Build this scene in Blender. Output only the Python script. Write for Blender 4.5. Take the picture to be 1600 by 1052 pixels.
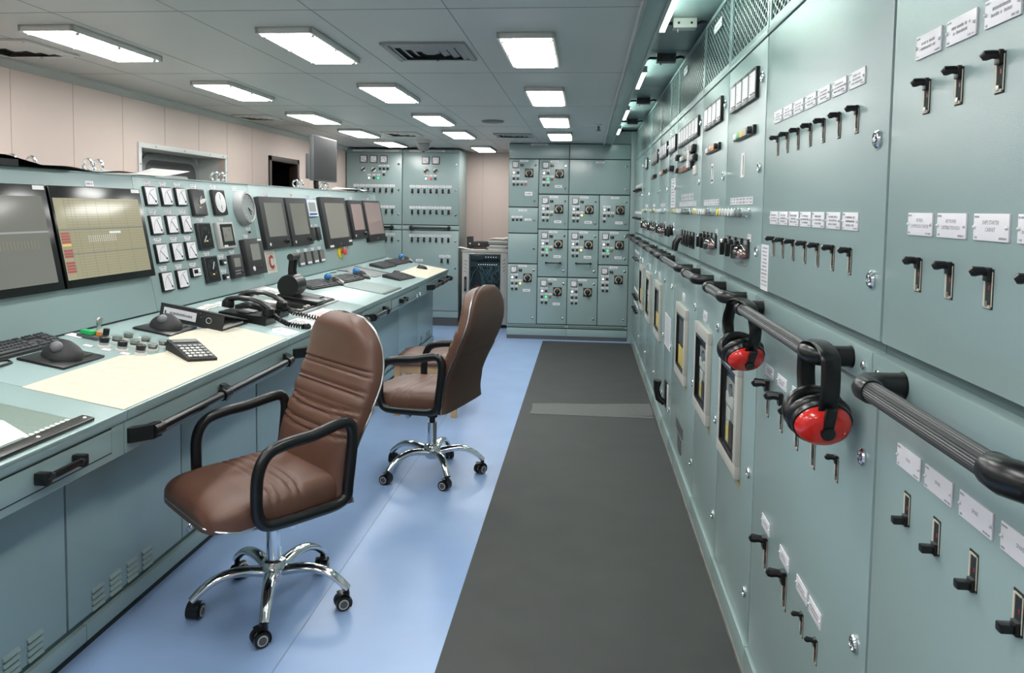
import bpy, bmesh, math, random
from mathutils import Matrix, Vector
random.seed(11)
for _o in list(bpy.data.objects):
    bpy.data.objects.remove(_o)
S = bpy.context.scene
COL = S.collection
PI = math.pi

# ---------------------------------------------------------------- camera
CAM_H = 1.53
_cd = bpy.data.cameras.new('camera')
_cd.sensor_fit = 'HORIZONTAL'
_cd.sensor_width = 36.0
_cd.lens = 27.0
_cd.shift_y = -125.0 / 1600.0
_cd.clip_start = 0.02
cam = bpy.data.objects.new('camera', _cd)
COL.objects.link(cam)
_R = ((0.9953477776, 0.0206135570, -0.0941163260),
      (0.0952170452, -0.0612700986, 0.9935691669),
      (0.0147144781, -0.9979083406, -0.0629478185))
_m = Matrix.Identity(4)
for _i in range(3):
    _m[_i][0] = _R[_i][0]; _m[_i][1] = -_R[_i][1]; _m[_i][2] = -_R[_i][2]
_m[2][3] = CAM_H
cam.matrix_world = _m
S.camera = cam

# ---------------------------------------------------------------- world, exposure
_w = bpy.data.worlds.new('world'); S.world = _w
_w.use_nodes = True
_w.node_tree.nodes['Background'].inputs[0].default_value = (0.6, 0.7, 0.72, 1)
_w.node_tree.nodes['Background'].inputs[1].default_value = 0.05
S.view_settings.view_transform = 'Standard'
S.view_settings.look = 'None'
S.view_settings.exposure = EXPOSURE = 0.0
S.view_settings.gamma = 1.0
S.view_settings.use_curve_mapping = False
LAMP = 22.5          # radiance of the ceiling lamp diffusers
TUBE = 24.0          # radiance of the tubes above the switchboard

# ---------------------------------------------------------------- materials
MATS = {}
def srgb(r, g, b):
    f = lambda c: (c / 255.0) / 12.92 if c / 255.0 <= 0.04045 else (((c / 255.0) + 0.055) / 1.055) ** 2.4
    return (f(r), f(g), f(b), 1.0)
def mat(name, col, rough=0.5, metal=0.0, spec=0.5, noise=None, bump=None, emit=None, alpha=None, trans=None, coat=0.0):
    """noise=(scale, amount): patchy tone; bump=(scale, strength): fine relief"""
    m = bpy.data.materials.new(name); m.use_nodes = True
    nt = m.node_tree; b = nt.nodes['Principled BSDF']
    b.inputs['Base Color'].default_value = col
    b.inputs['Roughness'].default_value = rough
    b.inputs['Metallic'].default_value = metal
    b.inputs['Specular IOR Level'].default_value = spec
    b.inputs['Coat Weight'].default_value = coat
    tc = None
    if noise or bump:
        tc = nt.nodes.new('ShaderNodeTexCoord')
    if noise:
        n = nt.nodes.new('ShaderNodeTexNoise'); n.inputs['Scale'].default_value = noise[0]; n.inputs['Detail'].default_value = 5
        r = nt.nodes.new('ShaderNodeValToRGB')
        a = noise[1]
        r.color_ramp.elements[0].position = 0.3; r.color_ramp.elements[1].position = 0.7
        r.color_ramp.elements[0].color = tuple(c * (1 - a) for c in col[:3]) + (1,)
        r.color_ramp.elements[1].color = tuple(min(1, c * (1 + a)) for c in col[:3]) + (1,)
        nt.links.new(tc.outputs['Object'], n.inputs['Vector'])
        nt.links.new(n.outputs['Fac'], r.inputs['Fac'])
        nt.links.new(r.outputs['Color'], b.inputs['Base Color'])
    if bump:
        n2 = nt.nodes.new('ShaderNodeTexNoise'); n2.inputs['Scale'].default_value = bump[0]; n2.inputs['Detail'].default_value = 2
        bp = nt.nodes.new('ShaderNodeBump'); bp.inputs['Strength'].default_value = bump[1]; bp.inputs['Distance'].default_value = 0.002
        nt.links.new(tc.outputs['Object'], n2.inputs['Vector'])
        nt.links.new(n2.outputs['Fac'], bp.inputs['Height'])
        nt.links.new(bp.outputs['Normal'], b.inputs['Normal'])
    if emit:
        b.inputs['Emission Color'].default_value = emit[0]
        b.inputs['Emission Strength'].default_value = emit[1]
    if trans:
        b.inputs['Transmission Weight'].default_value = trans
    if alpha is not None:
        b.inputs['Alpha'].default_value = alpha
    MATS[name] = m
    return m
mat('teal', srgb(141, 162, 161), 0.21, spec=0.75, bump=(760, 0.22), noise=(3, 0.02))
mat('teal_desk', srgb(148, 169, 168), 0.26, bump=(760, 0.15))
mat('teal_dark', srgb(62, 84, 85), 0.5)
mat('gap_and_shade', srgb(22, 34, 36), 0.8)  # dark of joints and slots, also the shadow painted under console louvre slats
mat('ceiling', srgb(194, 197, 194), 0.45, noise=(1.5, 0.03))
mat('seam', srgb(112, 118, 118), 0.6)
mat('wall', srgb(222, 202, 193), 0.55, noise=(2.0, 0.02), bump=(600, 0.06))
mat('wall_seam', srgb(188, 170, 160), 0.6)
mat('floor', srgb(140, 166, 205), 0.3, noise=(4, 0.05), bump=(60, 0.05))
mat('floor_seam', srgb(104, 128, 146), 0.4)
mat('rubber', srgb(56, 58, 57), 0.62, noise=(5, 0.12), bump=(500, 0.5))
mat('rubber_strip', srgb(92, 94, 93), 0.6, noise=(40, 0.1), bump=(500, 0.4))
mat('black', srgb(15, 16, 17), 0.3)
mat('black_soft', srgb(34, 35, 37), 0.55, bump=(900, 0.2))
mat('black_gloss', srgb(12, 12, 13), 0.18)
mat('key', srgb(50, 51, 54), 0.5)
mat('white', srgb(220, 220, 219), 0.45)
mat('plate', srgb(226, 224, 228), 0.35)
mat('ink', srgb(96, 92, 100), 0.6)
mat('ink_dark', srgb(50, 50, 56), 0.6)
mat('chrome', srgb(225, 228, 230), 0.12, metal=1.0)
mat('steel', srgb(180, 182, 182), 0.3, metal=1.0)
mat('grey', srgb(150, 152, 152), 0.5)
mat('grey_dark', srgb(78, 80, 82), 0.45)
mat('grey_light', srgb(206, 206, 200), 0.45)
mat('offwhite', srgb(182, 180, 172), 0.4)
mat('beige', srgb(190, 182, 164), 0.5)
mat('cream', srgb(200, 193, 176), 0.6, spec=0.3, noise=(22, 0.07), bump=(300, 0.15))
mat('leather', srgb(93, 63, 50), 0.42, noise=(8, 0.08), bump=(350, 0.25))
mat('leather_dark', srgb(84, 58, 46), 0.5, noise=(6, 0.08), bump=(350, 0.2))
mat('wood', srgb(196, 160, 118), 0.5, noise=(12, 0.12))
mat('red', srgb(214, 38, 30), 0.22, coat=0.5)
mat('red_dark', srgb(150, 28, 34), 0.4)
mat('yellow', srgb(226, 200, 40), 0.4)
mat('label_yellow', srgb(228, 196, 104), 0.5)
mat('orange', srgb(226, 136, 54), 0.4)
mat('green', srgb(28, 160, 90), 0.35)
mat('blue', srgb(36, 108, 168), 0.25)
mat('skirting', srgb(118, 116, 108), 0.6, noise=(20, 0.2))
mat('ball', srgb(112, 112, 116), 0.2)
mat('rust', srgb(172, 140, 50), 0.8)
mat('foam', srgb(178, 140, 104), 0.9)
mat('cloth_pale', srgb(226, 212, 200), 0.9)
mat('rail_rubber', srgb(52, 52, 53), 0.42)
mat('screen', srgb(118, 118, 112), 0.12, spec=0.3, noise=(1.2, 0.05))
mat('screen_dark', srgb(30, 31, 32), 0.08)
mat('screen_pink', srgb(160, 136, 132), 0.12)
mat('screen_tan', srgb(164, 157, 132), 0.1, spec=0.3)
mat('screen_line', srgb(140, 134, 114), 0.2)
mat('screen_grey', srgb(132, 132, 125), 0.1, spec=0.3)
mat('screen_red', srgb(164, 88, 84), 0.2)
mat('mat_grid', srgb(110, 128, 118), 0.45, noise=(240, 0.18))
mat('matpad', srgb(128, 144, 142), 0.5)
mat('matpad_dark', srgb(112, 116, 118), 0.5)
mat('dark_brown', srgb(52, 38, 34), 0.45)
mat('rack', srgb(168, 168, 164), 0.45)
mat('rack_dark', srgb(22, 28, 32), 0.3)
mat('cable', srgb(120, 150, 156), 0.5)
mat('inner_grey', srgb(212, 215, 213), 0.5)
mat('led_green', srgb(40, 220, 130), 0.3, emit=(srgb(60, 240, 140), 2.0))
mat('led_amber', srgb(250, 214, 130), 0.3, emit=(srgb(255, 214, 120), 2.0))
mat('led_white', srgb(250, 250, 250), 0.3, emit=(srgb(255, 255, 255), 1.5))
mat('led_red', srgb(230, 70, 70), 0.3, emit=(srgb(255, 60, 50), 0.8))
mat('lens_dark', srgb(70, 22, 30), 0.25)
mat('lens_green', srgb(20, 62, 48), 0.25)
mat('lens_brown', srgb(150, 104, 60), 0.25)
mat('lens_red', srgb(206, 84, 84), 0.3)
mat('lamp', (1, 1, 1, 1), 0.4, emit=((1.0, 1.0, 0.965, 1), LAMP))
mat('tube', (1, 1, 1, 1), 0.4, emit=((0.84, 1.0, 0.90, 1), TUBE))
def _glass(name, tint, a):
    m = bpy.data.materials.new(name); m.use_nodes = True
    nt = m.node_tree; nt.nodes.clear()
    o = nt.nodes.new('ShaderNodeOutputMaterial'); mx = nt.nodes.new('ShaderNodeMixShader')
    t = nt.nodes.new('ShaderNodeBsdfTransparent'); g = nt.nodes.new('ShaderNodeBsdfGlossy')
    t.inputs[0].default_value = tint; g.inputs['Roughness'].default_value = 0.04
    mx.inputs[0].default_value = a
    nt.links.new(t.outputs[0], mx.inputs[1]); nt.links.new(g.outputs[0], mx.inputs[2]); nt.links.new(mx.outputs[0], o.inputs[0])
    MATS[name] = m
_glass('glass', (0.95, 0.97, 0.96, 1), 0.06)
_glass('clear_plastic', (0.86, 0.85, 0.84, 1), 0.16)
mat('screen_off', srgb(44, 45, 48), 0.55, spec=0.25)
mat('knob_red', srgb(128, 84, 80), 0.45)
_glass('glass_dark', (0.72, 0.8, 0.82, 1), 0.06)

# ---------------------------------------------------------------- mesh builder
class MB:
    def __init__(self):
        self.v = []; self.f = []; self.fm = []; self.mats = []; self.cur = 0
    def m(self, name):
        if name not in self.mats: self.mats.append(name)
        self.cur = self.mats.index(name); return self
    def add(self, vs, fs, M=None):
        o = len(self.v)
        for p in vs:
            p = Vector(p)
            self.v.append(M @ p if M else p)
        for f in fs:
            self.f.append([i + o for i in f]); self.fm.append(self.cur)
        return self
    def box(self, x0, x1, y0, y1, z0, z1, b=0.0, M=None):
        if b <= 0:
            vs = [(x, y, z) for z in (z0, z1) for y in (y0, y1) for x in (x0, x1)]
            fs = [(0, 2, 3, 1), (4, 5, 7, 6), (0, 1, 5, 4), (2, 6, 7, 3), (0, 4, 6, 2), (1, 3, 7, 5)]
            return self.add(vs, fs, M)
        t = bmesh.new(); bmesh.ops.create_cube(t, size=1)
        for v in t.verts:
            v.co = Vector(((x0 + x1) / 2 + v.co.x * (x1 - x0), (y0 + y1) / 2 + v.co.y * (y1 - y0), (z0 + z1) / 2 + v.co.z * (z1 - z0)))
        bmesh.ops.bevel(t, geom=list(t.edges), offset=b, segments=2, affect='EDGES', profile=0.6)
        return self.bm(t, M)
    def bm(self, t, M=None):
        t.verts.index_update()
        self.add([v.co.copy() for v in t.verts], [[v.index for v in f.verts] for f in t.faces], M); t.free(); return self
    def quad(self, a, b, c, d, M=None):
        return self.add([a, b, c, d], [(0, 1, 2, 3)], M)
    def rect(self, u0, u1, v0, v1, w):
        return self.add([(u0, v0, w), (u1, v0, w), (u1, v1, w), (u0, v1, w)], [(0, 1, 2, 3)])
    def tube(self, pts, r, n=10, closed=False, caps=True, ribs=0.0, M=None, sq=(1, 1), up=None):
        pts = [Vector(p) for p in pts]; N = len(pts)
        rs = r if isinstance(r, (list, tuple)) else [r] * N
        T = []
        for i in range(N):
            a = pts[(i - 1) % N] if (closed or i > 0) else pts[i]
            b = pts[(i + 1) % N] if (closed or i < N - 1) else pts[i]
            T.append((b - a).normalized())
        ref = Vector(up) if up else (Vector((0, 0, 1)) if abs(T[0].z) < 0.9 else Vector((1, 0, 0)))
        nrm = (ref - T[0] * ref.dot(T[0])).normalized()
        vs = []; fs = []
        for i in range(N):
            nrm = (nrm - T[i] * nrm.dot(T[i]))
            nrm = nrm.normalized() if nrm.length > 1e-6 else T[i].orthogonal().normalized()
            bn = T[i].cross(nrm)
            for k in range(n):
                a = 2 * PI * k / n
                rr = rs[i] * (1 - ribs * (k % 2))
                vs.append(pts[i] + nrm * (math.cos(a) * rr * sq[0]) + bn * (math.sin(a) * rr * sq[1]))
        for i in range(N if closed else N - 1):
            j = (i + 1) % N
            for k in range(n):
                k2 = (k + 1) % n
                fs.append((i * n + k, i * n + k2, j * n + k2, j * n + k))
        if caps and not closed:
            fs.append(tuple(reversed(range(n)))); fs.append(tuple((N - 1) * n + k for k in range(n)))
        return self.add(vs, fs, M)
    def cyl(self, p0, p1, r, n=16, r1=None, M=None):
        return self.tube([p0, p1], [r, r if r1 is None else r1], n=n, M=M)
    def lathe(self, prof, n=20, M=None):
        """prof: (r, h) pairs, axis +z of M"""
        vs = []; fs = []
        for r, h in prof:
            for k in range(n):
                a = 2 * PI * k / n; vs.append((r * math.cos(a), r * math.sin(a), h))
        for i in range(len(prof) - 1):
            for k in range(n):
                k2 = (k + 1) % n; fs.append((i * n + k, i * n + k2, (i + 1) * n + k2, (i + 1) * n + k))
        fs.append(tuple(reversed(range(n)))); fs.append(tuple((len(prof) - 1) * n + k for k in range(n)))
        return self.add(vs, fs, M)
    def prism(self, poly, w0, w1, M=None):
        n = len(poly)
        vs = [(p[0], p[1], w0) for p in poly] + [(p[0], p[1], w1) for p in poly]
        fs = [tuple(reversed(range(n))), tuple(range(n, 2 * n))]
        for i in range(n):
            j = (i + 1) % n; fs.append((i, j, n + j, n + i))
        return self.add(vs, fs, M)
    def ell(self, c, r, nu=16, nv=10, M=None, cut=None):
        t = bmesh.new(); bmesh.ops.create_uvsphere(t, u_segments=nu, v_segments=nv, radius=1)
        for v in t.verts:
            z = v.co.z if cut is None else max(v.co.z, cut)
            v.co = Vector((c[0] + v.co.x * r[0], c[1] + v.co.y * r[1], c[2] + z * r[2]))
        return self.bm(t, M)
    def grid(self, fn, nu, nv, cu=False, cv=False, M=None):
        vs = [fn(i / (nu if cu else nu - 1), j / (nv if cv else nv - 1)) for i in range(nu) for j in range(nv)]
        fs = []
        for i in range(nu if cu else nu - 1):
            for j in range(nv if cv else nv - 1):
                i2 = (i + 1) % nu; j2 = (j + 1) % nv
                fs.append((i * nv + j, i2 * nv + j, i2 * nv + j2, i * nv + j2))
        return self.add(vs, fs, M)
    def text(self, s, u, v, w, h, align='c', sx=1.0):
        vs, fs, wd = text_polys(s)
        o = {'c': -wd / 2, 'l': 0, 'r': -wd}[align]
        return self.add([(u + (p[0] + o) * h * sx, v + p[1] * h, w) for p in vs], fs)
    def scribble(self, u, v, w, wd, h, rnd, dens=1.0):
        """unreadable small print: a run of short upright strokes"""
        x = u - wd / 2
        while x < u + wd / 2 - h * 0.4:
            ww = h * rnd.uniform(0.25, 0.55)
            if rnd.random() < 0.86:
                hh = h * rnd.uniform(0.75, 1.0)
                self.rect(x, x + ww * 0.62, v, v + hh, w)
            x += ww
        return self
    def mesh(self, name, smooth=0.6):
        me = bpy.data.meshes.new(name)
        me.from_pydata([tuple(p) for p in self.v], [], self.f)
        for n in self.mats: me.materials.append(MATS[n])
        if self.mats: me.polygons.foreach_set('material_index', self.fm)
        if smooth:
            me.polygons.foreach_set('use_smooth', [True] * len(me.polygons))
            me.set_sharp_from_angle(angle=smooth)
        me.update(); me.validate()
        return me
_TXT = {}
def text_polys(s):
    if s not in _TXT:
        c = bpy.data.curves.new('t', 'FONT'); c.body = s; c.size = 1.0; c.resolution_u = 2
        o = bpy.data.objects.new('t', c)
        COL.objects.link(o)
        me = bpy.data.meshes.new_from_object(o)
        vs = [tuple(v.co) for v in me.vertices]; fs = [tuple(p.vertices) for p in me.polygons]
        bpy.data.objects.remove(o); bpy.data.curves.remove(c); bpy.data.meshes.remove(me)
        k = 1 / 0.70
        vs = [(x * k, y * k, 0) for x, y, z in vs]
        wd = max([v[0] for v in vs] or [0])
        _TXT[s] = (vs, fs, wd)
    return _TXT[s]

# ---------------------------------------------------------------- object helpers
WM = {}
def T(x, y, z): return Matrix.Translation((x, y, z))
def RZ(a): return Matrix.Rotation(a, 4, 'Z')
def RX(a): return Matrix.Rotation(a, 4, 'X')
def RY(a): return Matrix.Rotation(a, 4, 'Y')
def frame(o, u, v):
    u = Vector(u).normalized(); v = Vector(v).normalized(); w = u.cross(v)
    return Matrix(((u.x, v.x, w.x, o[0]), (u.y, v.y, w.y, o[1]), (u.z, v.z, w.z, o[2]), (0, 0, 0, 1)))
def _mk(name, data, M, parent):
    o = bpy.data.objects.new(name, data); COL.objects.link(o)
    if parent is not None:
        o.parent = parent; o.matrix_basis = WM[parent.name].inverted() @ M
    else:
        o.matrix_basis = M
    WM[o.name] = M.copy()
    return o
def tag(o, label, cat, group=None):
    o['label'] = label; o['category'] = cat
    if group: o['group'] = group
    return o
def thing(name, label, cat, M, group=None):
    return tag(_mk(name, None, M, None), label, cat, group)
def part(name, mesh, parent, M, label=None):
    if isinstance(mesh, MB): mesh = mesh.mesh(name)
    o = _mk(name, mesh, M, parent)
    if label: o['label'] = label
    return o
def solid(name, mesh, label, cat, M=None, group=None):
    if isinstance(mesh, MB): mesh = mesh.mesh(name)
    return tag(_mk(name, mesh, M or Matrix.Identity(4), None), label, cat, group)
def struct(name, mesh, M=None, parent=None, label=None):
    if isinstance(mesh, MB): mesh = mesh.mesh(name)
    o = _mk(name, mesh, M or Matrix.Identity(4), parent)
    if parent is None: o['kind'] = 'structure'
    if label: o['label'] = label
    return o
def clone(root, M, label=None, group=None):
    """copy a thing with its parts and their sub-parts"""
    def rec(o, par):
        c = o.copy(); COL.objects.link(c)
        if par is not None: c.parent = par
        for ch in list(o.children): rec(ch, c)
        return c
    r = rec(root, None)
    r.matrix_basis = M; WM[r.name] = M.copy()
    if label: r['label'] = label
    if group: r['group'] = group
    return r
# ================================================================ room shell
Y0, Y1 = -2.6, 10.55
XL, XR_ = -3.10, 1.25
ZC = 2.285
fl = MB(); fl.m('floor').box(XL - .05, XR_, Y0, Y1 + .05, -0.06, 0)
fl.m('floor_seam').box(-0.9915, -0.9885, Y0, 9.6, 0, 0.0006)
struct('floor', fl)
ce = MB(); ce.m('ceiling').box(XL - .05, 0.19, Y0, Y1 + .05, ZC, ZC + .03)
ce.m('seam')
for x in (-0.54, -1.075, -1.61, -2.145, -2.68):
    ce.box(x - .0015, x + .0015, Y0, Y1, ZC - .0007, ZC)
for y in (-1.25, 0.15, 1.55, 2.94, 4.33, 5.72, 7.15, 8.55, 9.95):
    ce.box(XL, 0.19, y - .002, y + .002, ZC - .0007, ZC)
struct('ceiling', ce)
# raised ceiling over the switchboard front and the trim channel that edges it
rc = MB(); rc.m('teal').box(0.19, XR_, Y0, Y1, 2.44, 2.47)
rc.m('seam')
for y in (1.9, 3.2, 4.5, 5.8, 7.1): rc.box(0.3, 0.62, y - .002, y + .002, 2.439, 2.44)
struct('trim_1', rc)
tr = MB(); tr.m('ceiling').box(0.185, 0.20, Y0, 8.86, 2.262, 2.44, 0.002)
tr.m('teal').box(0.20, 0.285, Y0, 8.86, 2.272, 2.30, 0.003)
tr.box(0.272, 0.287, Y0, 8.86, 2.262, 2.44, 0.002)
tr.m('grey').box(0.192, 0.196, Y0, 8.86, 2.258, 2.263)
struct('trim_2', tr)
lw = MB()
# left wall with the window opening and the dark doorway left open
WY0, WY1, WZ0, WZ1 = 5.12, 6.37, 1.05, 1.915
DY0, DY1, DZ1 = 7.30, 8.08, 2.012
lw.m('wall')
xs = (XL - .05, XL)
for y0, y1, z0, z1 in ((Y0, WY0, 0, ZC + .03), (WY0, WY1, 0, WZ0), (WY0, WY1, WZ1, ZC + .03), (WY1, DY0, 0, ZC + .03), (DY0, DY1, DZ1, ZC + .03), (DY1, Y1, 0, ZC + .03)):
    lw.box(xs[0], xs[1], y0, y1, z0, z1)
lw.m('wall_seam')
for y in (3.91, 4.42, 4.92, 5.44, 5.94, 6.43, 6.93, 8.4, 8.9, 9.4, 3.4, 2.9, 2.4, 1.9):
    for z0, z1 in (((0, WZ0), (WZ1, ZC)) if WY0 < y < WY1 else ((0, ZC),)):
        lw.box(XL, XL + .0012, y - .002, y + .002, z0, z1)
struct('wall_left', lw)
bw = MB(); bw.m('wall').box(XL, XR_, Y1, Y1 + .05, 0, 2.46)
bw.m('wall_seam')
for x in (-2.9, -2.35, -1.8, -1.42, -0.9, -0.4): bw.box(x - .002, x + .002, Y1 - .0012, Y1, 0, ZC)
struct('wall_back', bw)
fw = MB(); fw.m('wall').box(XL, XR_, Y0 - .05, Y0, 0, 2.46); struct('wall_front', fw)
rw = MB(); rw.m('wall').box(XR_, XR_ + .05, Y0, Y1, 0, 2.46); struct('wall_right', rw)
co = MB(); co.m('ceiling')
_pf = [(XL, ZC), (XL, ZC - .045), (XL + .012, ZC - .045), (XL + .05, ZC - .012), (XL + .05, ZC)]
co.add([(x, Y0, z) for x, z in _pf] + [(x, Y1, z) for x, z in _pf], [(0, 1, 2, 3, 4), (9, 8, 7, 6, 5)] + [(i, 5 + i, 5 + (i + 1) % 5, (i + 1) % 5) for i in range(5)])
struct('trim_3', co)
bl = MB(); bl.m('grey_dark').box(XL, XL + .012, Y0, DY0, 0, .1); struct('baseboard_left', bl)
bb = MB(); bb.m('grey_dark').box(XL, XR_, Y1 - .012, Y1, 0, .1); struct('baseboard_back', bb)
# window 1: deep boxed recess, white flange with screws, small pane with rounded corners at the back
wn = MB(); wn.m('white')
f = .035
x1 = XL + .012
for y0, y1, z0, z1 in ((WY0 - f, WY1 + f, WZ1, WZ1 + f), (WY0 - f, WY1 + f, WZ0 - f, WZ0), (WY0 - f, WY0, WZ0, WZ1), (WY1, WY1 + f, WZ0, WZ1)):
    wn.box(XL, x1, y0, y1, z0, z1, .002)
wn.m('steel')
for y in (5.3, 5.7, 6.1, 6.33): wn.cyl((x1, y, WZ1 + f / 2), (x1 + .004, y, WZ1 + f / 2), .006, 8)
for z in (1.8, 1.5, 1.2):
    wn.cyl((x1, WY0 - f / 2, z), (x1 + .004, WY0 - f / 2, z), .006, 8); wn.cyl((x1, WY1 + f / 2, z), (x1 + .004, WY1 + f / 2, z), .006, 8)
wi = struct('window_1', wn)
rcs = MB(); rcs.m('inner_grey')
xb = XL - .24
rcs.box(xb, XL - .05, WY0 - .02, WY0, WZ0, WZ1); rcs.box(xb, XL - .05, WY1, WY1 + .02, WZ0, WZ1)
rcs.box(xb, XL - .05, WY0 - .02, WY1 + .02, WZ1, WZ1 + .02); rcs.box(xb, XL - .05, WY0 - .02, WY1 + .02, WZ0 - .02, WZ0)
rcs.box(xb - .02, xb, WY0 - .02, WY1 + .02, WZ0 - .02, WZ1 + .02)
struct('window_recess', rcs, parent=wi)
def rrect(w, h, r, n=5):
    out = []
    for cx, cy, a0 in ((w / 2 - r, h / 2 - r, 0), (-w / 2 + r, h / 2 - r, PI / 2), (-w / 2 + r, -h / 2 + r, PI), (w / 2 - r, -h / 2 + r, 1.5 * PI)):
        for k in range(n + 1):
            a = a0 + k * PI / 2 / n; out.append((cx + r * math.cos(a), cy + r * math.sin(a)))
    return out
pn = MB(); FW_ = frame((xb, 5.92, 1.60), (0, 1, 0), (0, 0, 1))
pn.m('grey').prism(rrect(.86, .62, .13), 0, .02); pn.m('grey_dark').prism(rrect(.76, .52, .11), .0, .024); pn.m('inner_grey').prism(rrect(.5, .3, .04), .0, .027)
pn.m('screen_dark').prism(rrect(.44, .25, .03), .0, .03)
struct('window_pane', pn, FW_, parent=wi)
# door 1: dark brown frame, dark unlit room behind
dr = MB(); dr.m('dark_brown'); t = .05
dr.box(XL - .08, XL + .015, DY0, DY0 + t, 0, DZ1, .003); dr.box(XL - .08, XL + .015, DY1 - t, DY1, 0, DZ1, .003); dr.box(XL - .08, XL + .015, DY0, DY1, DZ1 - t, DZ1, .003)
d1 = struct('door_1', dr)
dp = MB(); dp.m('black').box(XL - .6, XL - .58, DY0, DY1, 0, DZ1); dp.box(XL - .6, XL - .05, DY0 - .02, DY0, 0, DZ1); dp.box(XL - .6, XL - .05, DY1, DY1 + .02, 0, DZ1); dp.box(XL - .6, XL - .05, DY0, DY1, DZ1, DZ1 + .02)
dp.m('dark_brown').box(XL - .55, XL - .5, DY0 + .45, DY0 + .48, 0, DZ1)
struct('door_opening', dp, parent=d1)

# ================================================================ floor mats
mt = MB(); mt.m('rubber').box(-0.462, 0.5425, -1.5, 8.80, 0.0005, 0.004)
solid('rubber_floor_mat', mt, 'long dark grey rubber mat on the floor along the switchboard', 'floor mat')
st = MB(); st.m('rubber_strip')
st.grid(lambda a, b: (-.385 + .912 * a + .01 * math.sin(b * 3), 5.615 + .29 * b + .07 * a, .0065 + .012 * (b ** 6) * (0.3 + a) + .002 * math.sin(a * 9) * b), 16, 10)
st.box(-.383, .53, 5.618, 5.67, .004, .0064)
solid('mat_strip', st, 'lighter grey rubber strip lying across the long dark mat', 'floor mat')

# ================================================================ ceiling lamps
def lamp_fixture(label, M, group):
    r = thing('ceiling_light', label, 'ceiling light', M, group)
    fr = MB(); fr.m('grey_light'); w, l, h = .125, .35, .026
    for x0, x1, y0, y1 in ((-w, -w + .014, -l, l), (w - .014, w, -l, l), (-w, w, -l, -l + .014), (-w, w, l - .014, l)):
        fr.box(x0, x1, y0, y1, -h, 0, .001)
    fr.box(-w, w, -l, l, -.004, -.0005)
    part('frame', fr, r, M)
    df = MB(); df.m('lamp').box(-w + .015, w - .015, -l + .015, l - .015, -h - .003, -h + .004, .002)
    part('diffuser', df, r, M)
    cl = MB(); cl.m('white').box(-.008, .008, -.012, .012, -h - .008, -h + .002, .002); cl = cl.mesh('clip')
    for y in (-.3, 0, .3):
        for sx in (-1, 1): part('clip', cl, r, M @ T(sx * (w - .02), y, 0))
    return r
ROWS = {'left': (-2.318, [3.485, 4.93, 6.43, 7.75, 9.02]), 'middle': (-1.295, [3.56, 5.02, 6.51, 7.82, 9.72]), 'right': (-0.272, [3.685, 5.175, 6.62, 7.94])}
ORD = {'left': ['nearest the camera', 'second from the camera', 'third from the camera', 'fourth, left of the detector', 'last, above the breaker cabinets'],
       'middle': ['nearest, left of the air vent', 'second from the camera', 'third from the camera', 'fourth from the camera', 'last, before the pink wall'],
       'right': ['nearest, right of the air vent', 'second from the camera', 'third from the camera', 'last, before the starter cabinets']}
first_lamp = None
for rn, (x, ys) in ROWS.items():
    for i, y in enumerate(ys):
        lab = 'lit rectangular ceiling light in the %s row, %s' % (rn, ORD[rn][i])
        if first_lamp is None: first_lamp = lamp_fixture(lab, T(x, y, ZC), 'lit ceiling lights')
        else: clone(first_lamp, T(x, y, ZC), lab)
    for y in (2.1, .65, -.8):      # unseen lamps added to help light the room, continuing each row
        clone(first_lamp, T(x, y, ZC), 'unseen lit ceiling light added to brighten the room, %s row, overhead behind the camera' % rn)

# ================================================================ ceiling vents, detector, sensors
def vent(label, x0, x1, y0, y1, finish='grey', n=4, group='ceiling air vents'):
    M = T((x0 + x1) / 2, (y0 + y1) / 2, ZC); r = thing('air_vent', label, 'air vent', M, group)
    w, l = (x1 - x0) / 2, (y1 - y0) / 2
    fr = MB(); fr.m(finish); t = .03
    for a, b, c, d in ((-w, w, -l, -l + t), (-w, w, l - t, l), (-w, -w + t, -l + t, l - t), (w - t, w, -l + t, l - t)): fr.box(a, b, c, d, -.012, 0, .003)
    fr.m('steel')
    for px in (-w + t / 2, 0, w - t / 2):
        for py in (-l + t / 2, l - t / 2): fr.cyl((px, py, -.012), (px, py, -.016), .006, 8)
    part('frame', fr, r, M)
    bk = MB(); bk.m('gap_and_shade').box(-w + t, w - t, -l + t, l - t, -.003, -.0005); part('backing', bk, r, M)
    for k in range(n):
        f0 = 1 - k / n; f1 = 1 - (k + .62) / n
        a, b = (w - t) * f0, (l - t) * f0; c, d = (w - t) * f1, (l - t) * f1
        lv = MB(); lv.m(finish)
        A = [(-a, -b, -.004), (a, -b, -.004), (a, b, -.004), (-a, b, -.004)]; B = [(-c, -d, -.016), (c, -d, -.016), (c, d, -.016), (-c, d, -.016)]
        lv.add(A + B, [(i, (i + 1) % 4, 4 + (i + 1) % 4, 4 + i) for i in range(4)])
        if k == n - 1: lv.quad(*B)
        part('louvre', lv, r, M)
    return r
vent('large square grey air vent between the two nearest lamps', -.965, -.565, 3.52, 3.92)
vent('white framed air vent with dark grille, before the domed detector', -2.09, -1.73, 7.67, 8.11, 'grey_light', 3)
vent('air vent near the right ceiling row, before the starter cabinets', -.95, -.56, 7.78, 8.16, 'grey', 4)
vent('air vent cut off by the left edge of the photo', -3.02, -2.62, 3.40, 3.80, 'grey_light', 4)
vent('small flush air vent close to the left wall above the window', -3.0, -2.68, 6.3, 6.62, 'grey_light', 4)
sp = MB(); sp.m('seam').lathe([(.098, 0), (.098, -.006), (.09, -.012), (.03, -.014), (.001, -.014)], 28)
solid('ceiling_speaker', sp, 'flat round grey disc set in the ceiling', 'speaker', T(-.82, 6.7, ZC))
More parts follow.
